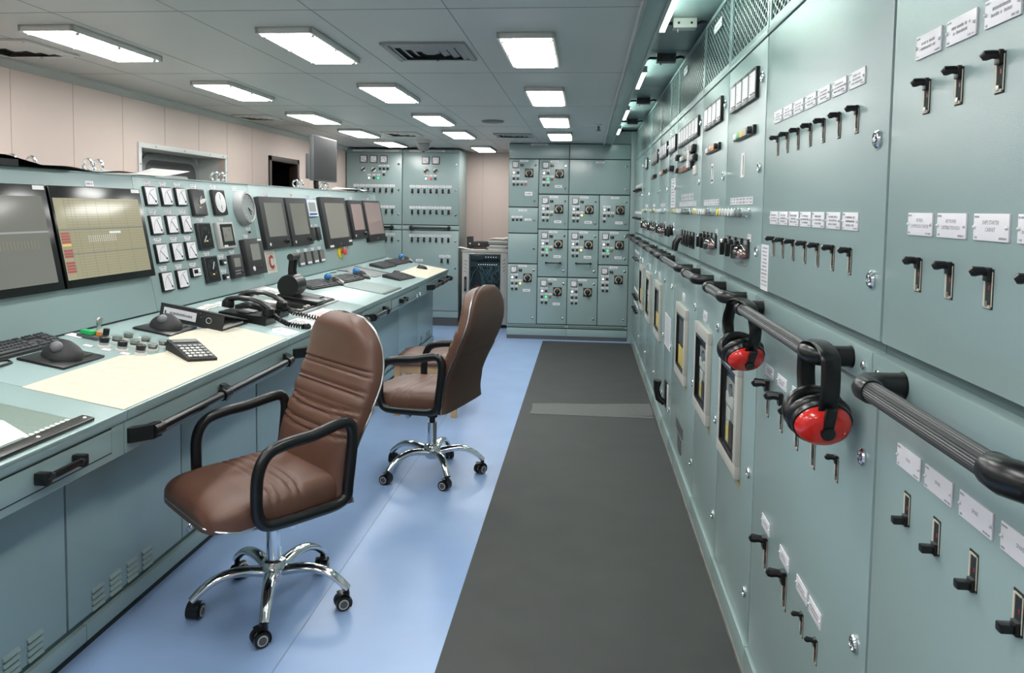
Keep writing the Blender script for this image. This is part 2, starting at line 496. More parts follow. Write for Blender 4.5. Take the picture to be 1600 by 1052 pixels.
M = T(-1.86, 8.7, ZC); dt = thing('smoke_detector', 'round domed grey detector on the ceiling before the rear cabinets', 'smoke detector', M)
b1 = MB(); b1.m('grey_light').lathe([(.09, 0), (.09, -.02), (.075, -.03), (.001, -.03)], 24); part('base', b1, dt, M)
b2 = MB(); b2.m('grey').ell((0, 0, -.05), (.075, .075, .075), 20, 12); part('dome', b2, dt, M)
b3 = MB(); b3.m('black').cyl((0, 0, -.12), (0, 0, -.135), .015, 10); part('lens', b3, dt, M)
M = T(.1, 6.97, ZC); dt = thing('sprinkler_head', 'small dark fitting on the ceiling beside the trim channel', 'sprinkler', M)
b1 = MB(); b1.m('grey_light').lathe([(.035, 0), (.035, -.006), (.015, -.012), (.001, -.012)], 16); part('base', b1, dt, M)
b2 = MB(); b2.m('grey_dark').cyl((0, 0, -.01), (0, 0, -.05), .009, 8); b2.cyl((0, 0, -.05), (0, 0, -.054), .022, 12); part('deflector', b2, dt, M)

# ================================================================ tube lamps above the switchboard
def tube_lamp(label, y0, y1, ybox, boxmat):
    M = T(.32, (y0 + y1) / 2, 2.37); l = (y1 - y0) / 2
    r = thing('fluorescent_lamp', label, 'fluorescent lamp', M, 'fluorescent lamps above the switchboard')
    h = MB(); h.m('grey_dark').box(-.033, -.004, -l - .03, l + .03, -.02, .045, .003); part('housing', h, r, M)
    t = MB(); t.m('tube').tube([(.016, -l, 0), (.016, l, 0)], .016, 12); part('tube', t, r, M)
    e = MB(); e.m('white').box(-.006, .03, -l - .022, -l, -.018, .018, .003); e.box(-.006, .03, l, l + .022, -.018, .018, .003); part('end_cap', e, r, M)
    B = T(.45, ybox, 2.415)
    bx = MB(); bx.m(boxmat).box(-.055, .055, -.035, .035, -.022, .024, .003); bx.m('black').cyl((-.03, -.035, 0), (-.03, -.038, 0), .006, 8); bx.cyl((.03, -.035, 0), (.03, -.038, 0), .006, 8); bx.m('white').cyl((-.03, 0, -.022), (-.03, 0, -.036), .004, 8)
    part('junction_box', bx, r, B)
    c = MB(); c.m('black').tube([(.055, 0, .004), (.08, 0, .012), (.095, 0, .010), (.106, -.003, .004)], .008, 8)
    dy = (y1 if ybox > y1 else y0) - ybox
    c.tube([(-.055, 0, .004), (-.09, dy * .05, .006), (-.115, dy * .3, 0), (-.128, dy * .7, -.025), (-.13, dy, -.04)], .008, 8)
    part('cable', c, r, B)
tube_lamp('nearest lit tube lamp under the raised ceiling edge', 1.9, 3.66, 3.78, 'grey_light')
tube_lamp('second lit tube lamp from the camera under the raised ceiling', 4.72, 5.36, 4.62, 'grey_dark')
tube_lamp('third lit tube lamp from the camera under the raised ceiling', 6.5, 7.2, 6.4, 'grey_dark')
tube_lamp('farthest lit tube lamp, just before the starter cabinets', 8.0, 8.6, 7.9, 'grey_dark')
# ================================================================ right-hand switchboard
# frame of a bay: u runs from the far edge towards the camera, v is height, w points into the aisle
XS = 0.56
def FR(y, z, w=0.0): return frame((XS - w, y, z), (0, -1, 0), (0, 0, 1))
PLATE_G = 'unreadable'
_cache = {}
def plate_mesh(w, h, seed, lines=3, texts=None):
    """white engraved nameplate with two rivets; texts = (upper, lower) when they can be read"""
    key = ('pl', round(w, 3), round(h, 3), seed, texts)
    if key in _cache: return _cache[key]
    r = random.Random(seed); b = MB()
    b.m('plate').box(-w / 2, w / 2, -h / 2, h / 2, 0, .0028, .0006)
    b.m('ink'); e = .0029
    if texts:
        n = len(texts); lh = h * .15
        for i, t in enumerate(texts):
            tw = text_polys(t)[2] * lh
            b.text(t, 0, h * .06 + (n / 2 - i - 1) * lh * 1.75 + lh * .3, e, lh, sx=min(.8, w * .84 / tw))
    else:
        lh = h * (.13 if lines > 1 else .16)
        for i in range(lines):
            b.scribble(0, (lines / 2 - i - 1) * lh * 1.7 + lh * .4, e, w * r.uniform(.5, .78), lh, r)
    b.scribble(-w * .40, h * .34, e, w * .16, h * .09, r); b.scribble(-w * .42, -h * .43, e, w * .10, h * .09, r); b.scribble(w * .36, -h * .43, e, w * .22, h * .09, r)
    b.m('white')
    for sx in (-1, 1): b.ell((sx * (w / 2 - w * .045), 0, .0028), (w * .035, w * .035, .0035), 8, 6)
    _cache[key] = b.mesh('nameplate'); return _cache[key]
def slot_mesh(w, h):
    key = ('sl', w, h)
    if key not in _cache:
        b = MB(); t = w * .16
        b.m('gap_and_shade').box(-w / 2, w / 2, -h / 2, h / 2, 0, .0012)
        b.m('beige').box(-w / 2 + t * .2, -w / 2 + t * 1.3, -h / 2 + t, h / 2 - t, .001, .0022); b.box(w / 2 - t * .5, w / 2 - t * .1, -h / 2 + t, h / 2 - t, .001, .0022)
        b.box(-w / 2 + t, w / 2 - t, -h / 2 + t * .4, -h / 2 + t * 1.5, .001, .003); b.box(-w / 2 + t, w / 2 - t, h / 2 - t * 1.5, h / 2 - t * .8, .001, .0022)
        b.m('red_dark').box(w * .06, w * .18, -h * .02, h * .09, .001, .0016)
        b.m('steel').box(-w * .14, w * .14, -h * .44, -h * .30, .001, .004, .0005)
        _cache[key] = b.mesh('breaker_switch')
    return _cache[key]
def lever_mesh(s, blunt):
    key = ('lv', s, blunt)
    if key not in _cache:
        b = MB(); b.m('black')
        b.box(-.006 * s, .009 * s, -.009 * s, .010 * s, 0, .006 * s, .0015 * s)
        if blunt:
            b.box(-.008 * s, .006 * s, -.007 * s, .005 * s, .003 * s, .023 * s, .002 * s)
        else:
            b.tube([(0.002 * s, .004 * s, .003 * s), (0.0, .005 * s, .011 * s), (-.003 * s, .004 * s, .019 * s), (-.005 * s, .001 * s, .0235 * s)], [.0065 * s, .006 * s, .0075 * s, .0045 * s], 8, sq=(.75, 1.0))
        b.m('grey_dark').box(-.003 * s, .009 * s, .009 * s, .0105 * s, .001, .007 * s)
        _cache[key] = b.mesh('lever')
    return _cache[key]
def breaker(root, F, u, v, w=.024, h=.056, s=1.0, down=False, blunt=False):
    M = F @ T(u, v, 0)
    o = part('breaker_switch', slot_mesh(w, h), root, M)
    part('lever', lever_mesh(s, blunt), o, M @ T(0, (-1 if down else 1) * (h / 2 - .008 * s), .001), 'black lever')
def lock_mesh():
    if 'lk' not in _cache:
        b = MB(); b.m('chrome').lathe([(.0165, 0), (.0165, .004), (.014, .007), (.0115, .0075), (.0105, .004), (.001, .004)], 20)
        b.m('gap_and_shade').box(-.0045, .0045, -.0045, .0045, .004, .0052)
        b.m('chrome').box(-.003, .003, -.003, .003, .004, .009, .0008)
        _cache['lk'] = b.mesh('door_lock')
    return _cache['lk']
def lock(root, F, u, v, s=1.0): part('door_lock', lock_mesh(), root, F @ T(u, v, 0) @ Matrix.Scale(s, 4))
def panel_mesh(name, w, h, m='teal', t=.018, b=.0045):
    q = MB(); q.m(m).box(0, w, 0, h, -t, 0, b); return q.mesh(name, .5)
def grille_mesh(w, h, pitch):
    key = ('gr', round(w, 2), h, pitch)
    if key in _cache: return _cache[key]
    b = MB(); b.m('teal')
    e = .018
    b.box(0, e, 0, h, -.006, 0); b.box(w - e, w, 0, h, -.006, 0); b.box(e, w - e, 0, e, -.006, 0); b.box(e, w - e, h - e, h, -.006, 0)
    dx = pitch; dy = pitch * .6; ro = 1.0; ri = .82
    hexa = [(.5, 0), (.17, .5), (-.17, .5), (-.5, 0), (-.17, -.5), (.17, -.5)]
    nx = int((w - 2 * e) / dx); ny = int((h - 2 * e) / dy)
    dx = (w - 2 * e) / nx; dy = (h - 2 * e) / ny
    vs = []; fs = []
    for j in range(ny):
        for i in range(nx):
            # one diamond opening in a rectangle of the lattice
            for k in (0, 1):
                cx = e + (i + .5 * (k)) * dx + dx * .25; cy = e + (j + .5 * k) * dy + dy * .25
                rx, ry = dx * .5, dy * .5
                o = len(vs)
                O = [(cx + rx * p, cy + ry * q) for p, q in ((1, 0), (.5, .5), (0, 1), (-.5, .5), (-1, 0), (-.5, -.5), (0, -1), (.5, -.5))]
                I = [(cx + rx * p, cy + ry * q) for p, q in ((.74, 0), (.465, .46), (0, .76), (-.465, .46), (-.74, 0), (-.465, -.46), (0, -.76), (.465, -.46))]
                vs += [(x, y, -.003) for x, y in O] + [(x, y, -.003) for x, y in I] + [(x, y, -.0042) for x, y in I]
                for a in range(8):
                    c = (a + 1) % 8
                    fs.append((o + a, o + c, o + 8 + c, o + 8 + a)); fs.append((o + 8 + a, o + 8 + c, o + 16 + c, o + 16 + a))
    b.add(vs, fs)
    _cache[key] = b.mesh('vent_grille', .3); return _cache[key]
def rail_parts(root, ya, yb):
    """grab rail: two black brackets with elbows and a ribbed grip between them; ya far, yb near"""
    z = 1.237; d = .085
    def P(y, w): return (XS - w, y, z)
    g = MB(); g.m('rail_rubber').tube([P(ya - .052, d), P(yb + .052, d)], .0172, 56, ribs=.06)
    o = part('grab_rail', g, root, Matrix.Identity(4), 'ribbed dark grey grip with black brackets')
    for y, sgn in ((ya, -1), (yb, 1)):
        b = MB(); b.m('black')
        b.tube([P(y, 0), P(y, .003)], .027, 14)
        b.tube([P(y, .0), P(y, .02), P(y, d * .62), P(y + sgn * .008, d * .86), P(y + sgn * .03, d), P(y + sgn * .055, d), P(y + sgn * .06, d)], [.0215, .0215, .0215, .0225, .0225, .0215, .019], 16)
        b.tube([P(y, .008), P(y, .014)], .0235, 16)
        part('bracket', b, o, Matrix.Identity(4))
def edge_meters(root, F, u0, u1, v0, v1, n, dark=False):
    du = (u1 - u0) / n
    for i in range(n):
        r = random.Random(i * 7 + n); b = MB()
        b.m('black').box(.0008, du - .0008, 0, v1 - v0, 0, .013, .002)
        t = min(.012, du * .13)
        b.m('grey' if dark else 'plate').box(t, du - t, t, v1 - v0 - t, .011, .0136)
        b.m('ink_dark'); k = 9
        for j in range(k): b.rect(t * 1.4, t * 1.4 + du * (.22 if j % 4 == 0 else .14), t * 1.8 + j * (v1 - v0 - 3.6 * t) / (k - 1) - .0006, t * 1.8 + j * (v1 - v0 - 3.6 * t) / (k - 1) + .0006, .0138)
        y = (v1 - v0) * r.uniform(.12, .2); b.m('black').box(du * .35, du - t, y, y + .004, .0136, .016)
        part('edgewise_meter', b, root, F @ T(u0 + i * du, v0, 0))
def strip_lights(root, F, u0, u1, v0, v1, cols, knob=True):
    b = MB(); b.m('black').box(u0, u1, v0, v1, 0, .012, .002)
    o = part('indicator_strip', b, root, F)
    n = len(cols); e = .004
    du = (u1 - u0 - 2 * e) * (.72 if knob else 1) / n
    for i, c in enumerate(cols):
        q = MB(); q.m(c).box(u0 + e + i * du + .001, u0 + e + (i + 1) * du - .001, v0 + e, v1 - e, .012, .016, .001); part('light_window', q, o, F)
    if knob:
        q = MB(); x = u0 + (u1 - u0) * .88; y = (v0 + v1) / 2
        q.m('black_soft').lathe([(.013, 0), (.012, .012), (.001, .012)], 14, T(x, y, .012)); q.m('white').box(x - .001, x + .001, y, y + .01, .024, .0245); part('selector_knob', q, o, F)
def button_row(root, F, us, v, caps, r=.013):
    for i, u in enumerate(us):
        b = MB(); b.m('chrome').lathe([(r * 1.15, 0), (r * 1.15, .006), (r, .008), (r, .03), (r * .8, .032), (.001, .032)], 14)
        b.m(caps[min(i, len(caps) - 1)]).lathe([(r * .82, .032), (r * .8, .042), (.001, .043)], 12)
        part('push_button', b, root, F @ T(u, v, 0))
def tag_row(root, F, us, v, w, h, seed, twoline=True):
    for i, u in enumerate(us):
        key = ('tg', round(w, 3), h, (seed + i) % 4)
        if key not in _cache:
            r = random.Random(seed + i); b = MB(); b.m('plate').box(-w / 2, w / 2, -h / 2, h / 2, 0, .002)
            b.m('ink')
            for k in ((.12, -.32) if twoline else (-.15,)): b.scribble(0, h * k, .0021, w * .8, h * .28, r)
            _cache[key] = b.mesh('nameplate')
        part('nameplate', _cache[key], root, F @ T(u, v, 0))
def cam_switches(root, F, u0, u1, v, n, cover=True, blank=False):
    """black rotary control switches; the last one under a clear dome over a reddish knob"""
    du = (u1 - u0) / n
    for i in range(n):
        u = u0 + (i + .5) * du; s = min(du * .62, .07)
        last = cover and i == n - 1
        b = MB(); b.m('black').box(-s / 2, s / 2, -.03, .035, 0, .008, .002)
        b.m('grey').box(-s * .3, s * .3, .015, .03, .008, .009)
        o = part('rotary_switch', b, root, F @ T(u, v, 0))
        k = MB()
        if last:
            k.m('knob_red').lathe([(.019, 0), (.017, .022), (.001, .024)], 14, T(0, -.01, .008))
            part('knob', k, o, F @ T(u, v - .008, 0), 'dull red knob')
            d = MB(); d.m('clear_plastic').grid(lambda a, c: ((s * .62) * math.cos(2 * PI * a) * math.cos(c * PI / 2), -.012 + .042 * math.sin(2 * PI * a) * math.cos(c * PI / 2), .004 + .048 * math.sin(c * PI / 2) ** .8), 18, 7, cu=True)
            part('cover', d, o, F @ T(u, v - .008, 0), 'clear dome cover')
        else:
            k.m('black').box(-.010, .010, -.03, .025, .006, .024, .004); k.box(-.008, .008, -.04, .01, .018, .036, .004)
            part('handle', k, o, F @ T(u, v, 0))
def window_frame(root, F, u0, u1, v0, v1, seed, yellow=False):
    r = random.Random(seed); b = MB(); t = (u1 - u0) * .125; d = .02
    b.m('offwhite')
    b.box(u0, u1, v0, v0 + t, 0, d, .003); b.box(u0, u1, v1 - t, v1, 0, d, .003); b.box(u0, u0 + t, v0 + t, v1 - t, 0, d, .003); b.box(u1 - t, u1, v0 + t, v1 - t, 0, d, .003)
    o = part('breaker_window', b, root, F)
    q = MB(); U0, U1, V0, V1 = u0 + t, u1 - t, v0 + t, v1 - t; W = U1 - U0; H = V1 - V0
    q.m('black').box(U0, U1, V0, V1, .0005, .003); g = .012
    q.box(U0, U0 + g, V0, V1, .003, .02); q.box(U1 - g, U1, V0, V1, .003, .016); q.box(U0, U1, V0, V0 + g, .003, .02); q.box(U0, U1, V1 - g, V1, .003, .02)
    part('window_seal', q, o, F)
    q = MB()
    if yellow:
        q.m('grey_dark').box(U0 + W * .18, U1 - W * .1, V0 + H * .45, V1 - H * .1, .003, .010, .002)
        q.m('label_yellow').box(U0 + W * .2, U1 - W * .12, V0 + H * .06, V0 + H * .42, .003, .012, .002)
        q.m('ink_dark').box(U0 + W * .25, U1 - W * .3, V0 + H * .43, V0 + H * .46, .003, .012)
    else:
        q.m('grey').box(U0 + W * .24, U1 - W * .1, V0 + H * .06, V1 - H * .16, .003, .008, .002)
        q.m('grey_light').box(U0 + W * .3, U0 + W * .8, V0 + H * .55, V0 + H * .68, .008, .013, .002); q.box(U0 + W * .35, U0 + W * .6, V0 + H * .36, V0 + H * .5, .008, .012, .002)
        q.m('steel').cyl((U0 + W * .6, V0 + H * .74, .008), (U0 + W * .6, V0 + H * .74, .015), W * .09, 10)
        q.m('dark_brown').box(U0 + W * .55, U0 + W * .8, V0 + H * .08, V0 + H * .38, .008, .012); q.m('label_yellow').box(U0 + W * .35, U0 + W * .5, V0 + H * .1, V0 + H * .3, .008, .011)
        q.m('white').box(U0 + W * .4, U0 + W * .55, V0 + H * .32, V0 + H * .35, .008, .011)
    part('breaker_front', q, o, F)
    gl = MB(); gl.m('glass').box(U0, U1, V0, V1, .0155, .0165); part('glass', gl, o, F)
    s = MB(); s.m('rust').add([(u1 - .05, v0 - .001, .0006), (u1 + .006, v0 - .001, .0006), (u1 - .004, v0 - .026, .0006), (u1 - .018, v0 - .044, .0006), (u1 - .03, v0 - .022, .0006)], [(0, 4, 3, 2, 1)])
    part('rust_stain', s, root, F)
def bay(ya, yb, label, rail=None, pitch=.05, locks=True, lower=True):
    """a bay from ya (far) to yb (near)"""
    W = ya - yb; F = FR(ya, 0)
    r = thing('switchboard_cabinet', label, 'switchboard cabinet', T(XS + .3, (ya + yb) / 2, 0), 'cabinets of the right-hand switchboard')
    g = .0048
    c = MB(); c.m('teal_dark').box(.001, W - .001, .0, 2.425, -.6, -.019); c.m('gap_and_shade').box(.0, W, .1, 2.08, -.0192, -.0182); c.m('teal_dark').box(.001, W - .001, 1.262, 1.288, -.02, -.012); c.m('gap_and_shade'); c.box(.02, W - .02, 2.1, 2.41, -.02, -.0165)
    part('carcass', c, r, F)
    part('plinth', panel_mesh('plinth', W - .002, .098, t=.02), r, F @ T(.001, .001, .012))
    sk = MB(); sk.m('skirting').box(0, W, 0, .016, -.01, .016, .002); part('skirting', sk, r, F)
    part('lower_door', panel_mesh('lower_door', W - 2 * g, 1.092), r, F @ T(g, .104, 0))
    part('upper_door', panel_mesh('upper_door', W - 2 * g, .796), r, F @ T(g, 1.286, 0))
    tm = MB(); tm.m('teal').box(g * .4, W - g * .4, 1.201, 1.267, -.016, .013, .003); part('rail_ledge', tm, r, F)
    hd = MB(); hd.m('teal').box(g * .4, W - g * .4, 2.084, 2.102, -.016, .004, .003); part('head_strip', hd, r, F)
    part('vent_grille', grille_mesh(round(W - 2 * g, 3), .312, pitch), r, F @ T(g, 2.104, .0))
    if locks:
        for v in (1.401, 1.673, 1.963): lock(r, F, W - .052, v, 1.1)
        for v in (1.047, .662, .255): lock(r, F, W - .058, v, 1.1)
    for u in (.035, W - .04):
        sc = MB(); sc.m('chrome').lathe([(.009, 0), (.009, .003), (.006, .005), (.001, .005)], 10); sc.box(-.0012, .0012, -.006, .006, .004, .0056); part('screw', sc, r, F @ T(u, 1.234, .013))
    if rail: rail_parts(r, *rail)
    return r, F, W
# ---- nearest bay
r, F, W = bay(1.5, .5, 'nearest switchboard cabinet, big SPARE plates under its rail, cut off by the right edge', (1.355, .865))
U = lambda y: 1.5 - y
for i, yc in enumerate((1.347, 1.236, 1.12, 1.006, .89, .775)):
    tx = [('NO.1', 'CONTROL CABINET'), ('NO NO.1 LPG', 'BOILER PUMP'), ('NO NO.1 MLE ALARM',), None, None, None][i]
    part('nameplate', plate_mesh(.092, .039, 100 + i, 2), r, F @ T(U(yc), 1.811, 0))
    tx = [('407 BOX', 'COMPRESSOR STARTER'), ('407 POWER', 'DISTRIBUTION BOX'), ('SHIPS STARTER', 'CABINET'), None, None, None][i]
    part('nameplate', plate_mesh(.093, .038, 120 + i, 2, tx), r, F @ T(U(yc), 1.513, 0))
    part('nameplate', plate_mesh(.093, .038, 140 + i % 2, 1, ('SPARE',)), r, F @ T(U(yc), 1.1075, 0))
    breaker(r, F, U(yc), 1.724); breaker(r, F, U(yc), 1.4275); breaker(r, F, U(yc), 1.025, down=True, blunt=True)
# ---- second bay
r, F, W = bay(2.51, 1.5, 'switchboard cabinet second from the camera, two rows of seven switches, ear defenders hung there', (2.402, 1.614))
U = lambda y: 2.51 - y
for i, yc in enumerate((2.343, 2.235, 2.126, 2.014, 1.906, 1.793, 1.68)):
    part('nameplate', plate_mesh(.093, .035, 200 + i, 3), r, F @ T(U(yc + .003), 1.8105, 0))
    part('nameplate', plate_mesh(.095, .038, 220 + i, 3), r, F @ T(U(yc + .008), 1.5125, 0))
    breaker(r, F, U(yc - .004), 1.7235, .02); breaker(r, F, U(yc + .004), 1.427, .02)
tb = MB(); tb.m('plate').box(-.047, .047, -.071, .071, 0, .0008); tb.m('ink'); rr = random.Random(5)
for k in range(11): tb.scribble(rr.uniform(-.006, .004), .058 - k * .0115, .0009, rr.uniform(.05, .08), .0058, rr)
part('notice', tb, r, F @ T(U(2.456), 1.3565, 0), 'white notice of close small print')
for yc in (2.34, 2.19, 2.035): part('nameplate', plate_mesh(.098, .034, 240 + int(yc * 10), 2), r, F @ T(U(yc), 1.0525, 0))
for yc in (2.352, 2.19, 2.03, 1.885): breaker(r, F, U(yc), .967, .034, .108, 1.9)
breaker(r, F, U(1.712), .970, .022, .058, 1.0)
for yc, z in ((2.318, .591), (2.1, .588), (1.93, .586), (1.82, .586)): part('nameplate', plate_mesh(.094, .038, 260 + int(yc * 10), 2), r, F @ T(U(yc), z, 0))
for yc in (2.312, 2.092): breaker(r, F, U(yc), .503, .042, .104, 1.9)
for yc in (1.922, 1.806): breaker(r, F, U(yc), .5, .024, .06, 1.0)
# ---- generator bays
def gen_bay(ya, yb, label, rail, meters, mus, strip, digit, tags, nb, sw, frame_u, yellow=False, pitch=.05, dark=False, knobs=True, seed=0):
    r, F, W = bay(ya, yb, label, rail, pitch)
    U = lambda y: ya - y
    if meters: edge_meters(r, F, U(mus[0]), U(mus[1]), 1.905, 2.008, meters, dark)
    if strip: strip_lights(r, F, U(strip[0]), U(strip[1]), 1.79, 1.82, strip[2], knobs)
    if digit:
        b = MB(); b.m('white').box(-.032, .032, -.044, .044, 0, .0012, 0); b.m('gap_and_shade').text(digit, 0, -.036, .0014, .072, sx=1.1)
        part('number_sign', b, r, F @ T(U(digit_y[digit]), 1.697, 0), 'white sign with the number ' + digit)
    if tags:
        us = [U(tags[0]) + (U(tags[1]) - U(tags[0])) * (k + .5) / tags[2] for k in range(tags[2])]
        w = (U(tags[1]) - U(tags[0])) / tags[2] * .86
        tag_row(r, F, us, 1.568, w, .026, seed)
        caps = ['yellow', 'grey_light', 'grey_light', 'white', 'white', 'white', 'steel']
        if nb: button_row(r, F, [U(nb[0]) + (U(nb[1]) - U(nb[0])) * (k + .5) / nb[2] for k in range(nb[2])], 1.525, caps, min(.016, (U(nb[1]) - U(nb[0])) / nb[2] * .4))
    if sw:
        cam_switches(r, F, U(sw[0]), U(sw[1]), 1.40, sw[2], sw[3])
        tag_row(r, F, [U(sw[1]) - .03], 1.44, .05, .025, 3)
    if frame_u:
        window_frame(r, F, U(frame_u[0]), U(frame_u[1]), .585, .998, seed, yellow)
        part('nameplate', plate_mesh(.1, .048, 300 + seed, 2), r, F @ T((U(frame_u[0]) + U(frame_u[1])) / 2, 1.045, 0))
    return r, F, W, U
digit_y = {'1': 2.845, '2': 3.515}
gen_bay(3.165, 2.51, 'switchboard cabinet marked 1, green and yellow indicator windows', (3.035, 2.654), 4, (3.07, 2.615), (2.975, 2.638, ['plate', 'green', 'label_yellow', 'beige']), '1', (3.06, 2.65, 7), (3.2 - .05, 2.663, 8), (3.12, 2.66, 4, True), (3.09, 2.715), seed=1)
gen_bay(3.84, 3.165, 'switchboard cabinet marked 2, orange indicator window', (3.706, 3.325), 4, (3.732, 3.275), (3.65, 3.31, ['plate', 'lens_brown', 'orange']), '2', (3.73, 3.31, 7), (3.83, 3.317, 8), (3.76, 3.32, 4, True), (3.785, 3.378), seed=2)
part('nameplate', plate_mesh(.19, .04, 411, 1), bpy.data.objects['switchboard_cabinet.003'], FR(3.475, 2.335))
r, F, W, U = gen_bay(4.87, 3.84, 'widest generator switchboard cabinet, seven meters and a raised white indicator bar', (4.746, 3.964), 7, (4.745, 3.93), None, None, (4.69, 3.985, 12), (4.76, 3.99, 10), None, (4.57, 4.14), True, seed=3)
tag_row(r, F, [U(4.56) + k * .105 for k in range(5)], 1.615, .07, .018, 30); tag_row(r, F, [U(4.56) + k * .105 for k in range(5)], 1.595, .07, .014, 34)
tag_row(r, F, [U(4.6) + k * .11 for k in range(6)], 1.88, .04, .022, 40)
strip_lights(r, F, U(4.63), U(4.24), 1.812, 1.845, ['plate', 'grey', 'screen_tan', 'grey_dark'], False)
strip_lights(r, F, U(4.66), U(4.26), 1.75, 1.785, ['lens_brown', 'screen_red'], False)
for u0, u1, v0, v1, m in ((U(4.80), U(4.72), 1.83, 1.865, 'grey'), (U(4.16), U(4.03), 1.832, 1.872, 'grey'), (U(4.14), U(3.99), 1.785, 1.82, 'grey'), (U(4.80), U(4.72), 1.755, 1.785, 'grey')):
    b = MB(); b.m('black').box(u0, u1, v0, v1, 0, .024, .004); b.m(m).box(u0 + .012, u1 - .012, v0 + .006, v1 - .006, .024, .028, .002); part('synchronising_relay', b, r, F)
b = MB(); b.m('black').box(U(4.2), U(4.11), 1.752, 1.853, 0, .018, .003); b.m('white').box(U(4.19), U(4.12), 1.757, 1.848, .018, .03, .004); part('indicator_bar', b, r, F, 'raised white bar')
b = MB(); b.m('grey_light').box(U(4.08), U(3.98), 1.715, 1.762, 0, .012, .002); part('label_holder', b, r, F)
# its row of four tall control handles, two of them swung down
for k in range(5):
    u = U(4.5) + k * .115; b = MB(); b.m('black').box(-.03, .03, -.04, .045, 0, .01, .003); b.m('grey').box(-.02, .02, .03, .04, .01, .011)
    o = part('rotary_switch', b, r, F @ T(u, 1.375, 0)); q = MB(); q.m('black')
    if k < 2: q.tube([(0, 0, .005), (-.004, -.004, .03), (-.01, -.03, .044), (-.02, -.075, .05)], [.012, .012, .013, .011], 8)
    else: q.box(-.010, .010, -.03, .02, .005, .03, .004)
    part('handle', q, o, F @ T(u, 1.38, 0))
b = MB(); b.m('grey_dark')
for v0, v1, u0, u1 in ((.264, .325, U(4.53), U(4.25)), (.158, .25, U(4.45), U(4.3))):
    for k in range(6): b.box(u0, u1, v0 + k * (v1 - v0) / 6, v0 + (k + .6) * (v1 - v0) / 6, 0, .004)
part('louvre', b, r, F, 'dark slotted louvre')
part('nameplate', plate_mesh(.16, .04, 410, 1), r, F @ T(U(4.56), 2.335, .0))
# ---- the narrow bay with the taped notice
r, F, W, U = gen_bay(5.34, 4.87, 'narrow switchboard cabinet with a white notice and a black grip lever on its lower door', (5.24, 4.98), 4, (5.27, 4.9), None, None, None, None, (5.26, 4.93, 2, False), None, seed=4)
tag_row(r, F, [U(5.25) + k * .08 for k in range(4)], 1.875, .04, .02, 50)
b = MB(); b.m('black').box(U(5.14), U(5.03), 1.783, 1.818, 0, .03, .003); part('small_relay', b, r, F)
b = MB(); b.m('plate').box(U(5.13), U(4.91), 1.548, 1.735, 0, .004); b.m('ink'); rr = random.Random(8)
for k in range(9): b.scribble((U(5.13) + U(4.91)) / 2, 1.72 - k * .0195, .0042, .16, .009, rr)
part('notice', b, r, F, 'tall white list in small print')
b = MB(); b.m('plate').box(U(5.31), U(4.97), .617, .835, 0, .0015); b.m('ink')
for k in range(12): b.scribble((U(5.31) + U(4.97)) / 2, .815 - k * .016, .0016, .27, .006, rr)
part('notice', b, r, F, 'large white printed notice')
b = MB(); b.m('black').box(U(5.16), U(5.06), .235, .40, 0, .012, .004); b.m('grey_light').box(U(5.06), U(4.99), .24, .39, 0, .004)
o = part('grip_switch', b, r, F); q = MB(); q.m('black').tube([(U(5.11), .25, .01), (U(5.12), .28, .05), (U(5.125), .34, .065), (U(5.12), .40, .06)], [.02, .022, .02, .028], 10); part('handle', q, o, F)
# ---- far generator bays
gen_bay(6.0, 5.34, 'switchboard cabinet with four meters, beside the narrow cabinet with the notice', (5.9, 5.45), 4, (5.91, 5.415), (5.87, 5.46, ['plate', 'orange', 'lens_brown']), None, (5.85, 5.46, 5), (5.95, 5.45, 6), (5.9, 5.47, 3, True), (6.0 - .01, 5.56), True, .06, seed=5)
gen_bay(6.85, 6.0, 'switchboard cabinet with grey-faced meters, third from the far end', (6.7, 6.12), 4, (6.63, 6.11), (6.66, 6.25, ['lens_brown', 'grey_dark']), None, (6.5, 6.3, 2), (6.5, 6.3, 2), (6.72, 6.15, 3, True), (6.84, 6.43), False, .06, True, seed=6)
gen_bay(7.7, 6.85, 'switchboard cabinet with one slim meter, second from the far end', (7.6, 6.98), 1, (7.32, 7.12), None, None, (7.3, 7.05, 2), (7.3, 7.1, 2), (7.5, 6.95, 3, True), (7.68, 7.28), True, .06, seed=7)
# ---- farthest bay: feeder switches again
r, F, W = bay(8.86, 7.7, 'farthest switchboard cabinet, in the corner against the starter cabinets', (8.7, 7.85), .06)
U = lambda y: 8.86 - y
for i in range(6):
    y = 8.7 - i * .17
    for z, zl in ((1.785, 1.73), (1.5, 1.435), (1.08, 1.0), (.67, .60), (.52, .46)):
        if z < 1.2 and i in (0, 5): continue
        part('nameplate', plate_mesh(.13, .03, 400 + i % 3, 1), r, F @ T(U(y), z, 0)); breaker(r, F, U(y), zl - .01, .04, .05, 1.5, blunt=z < 1)
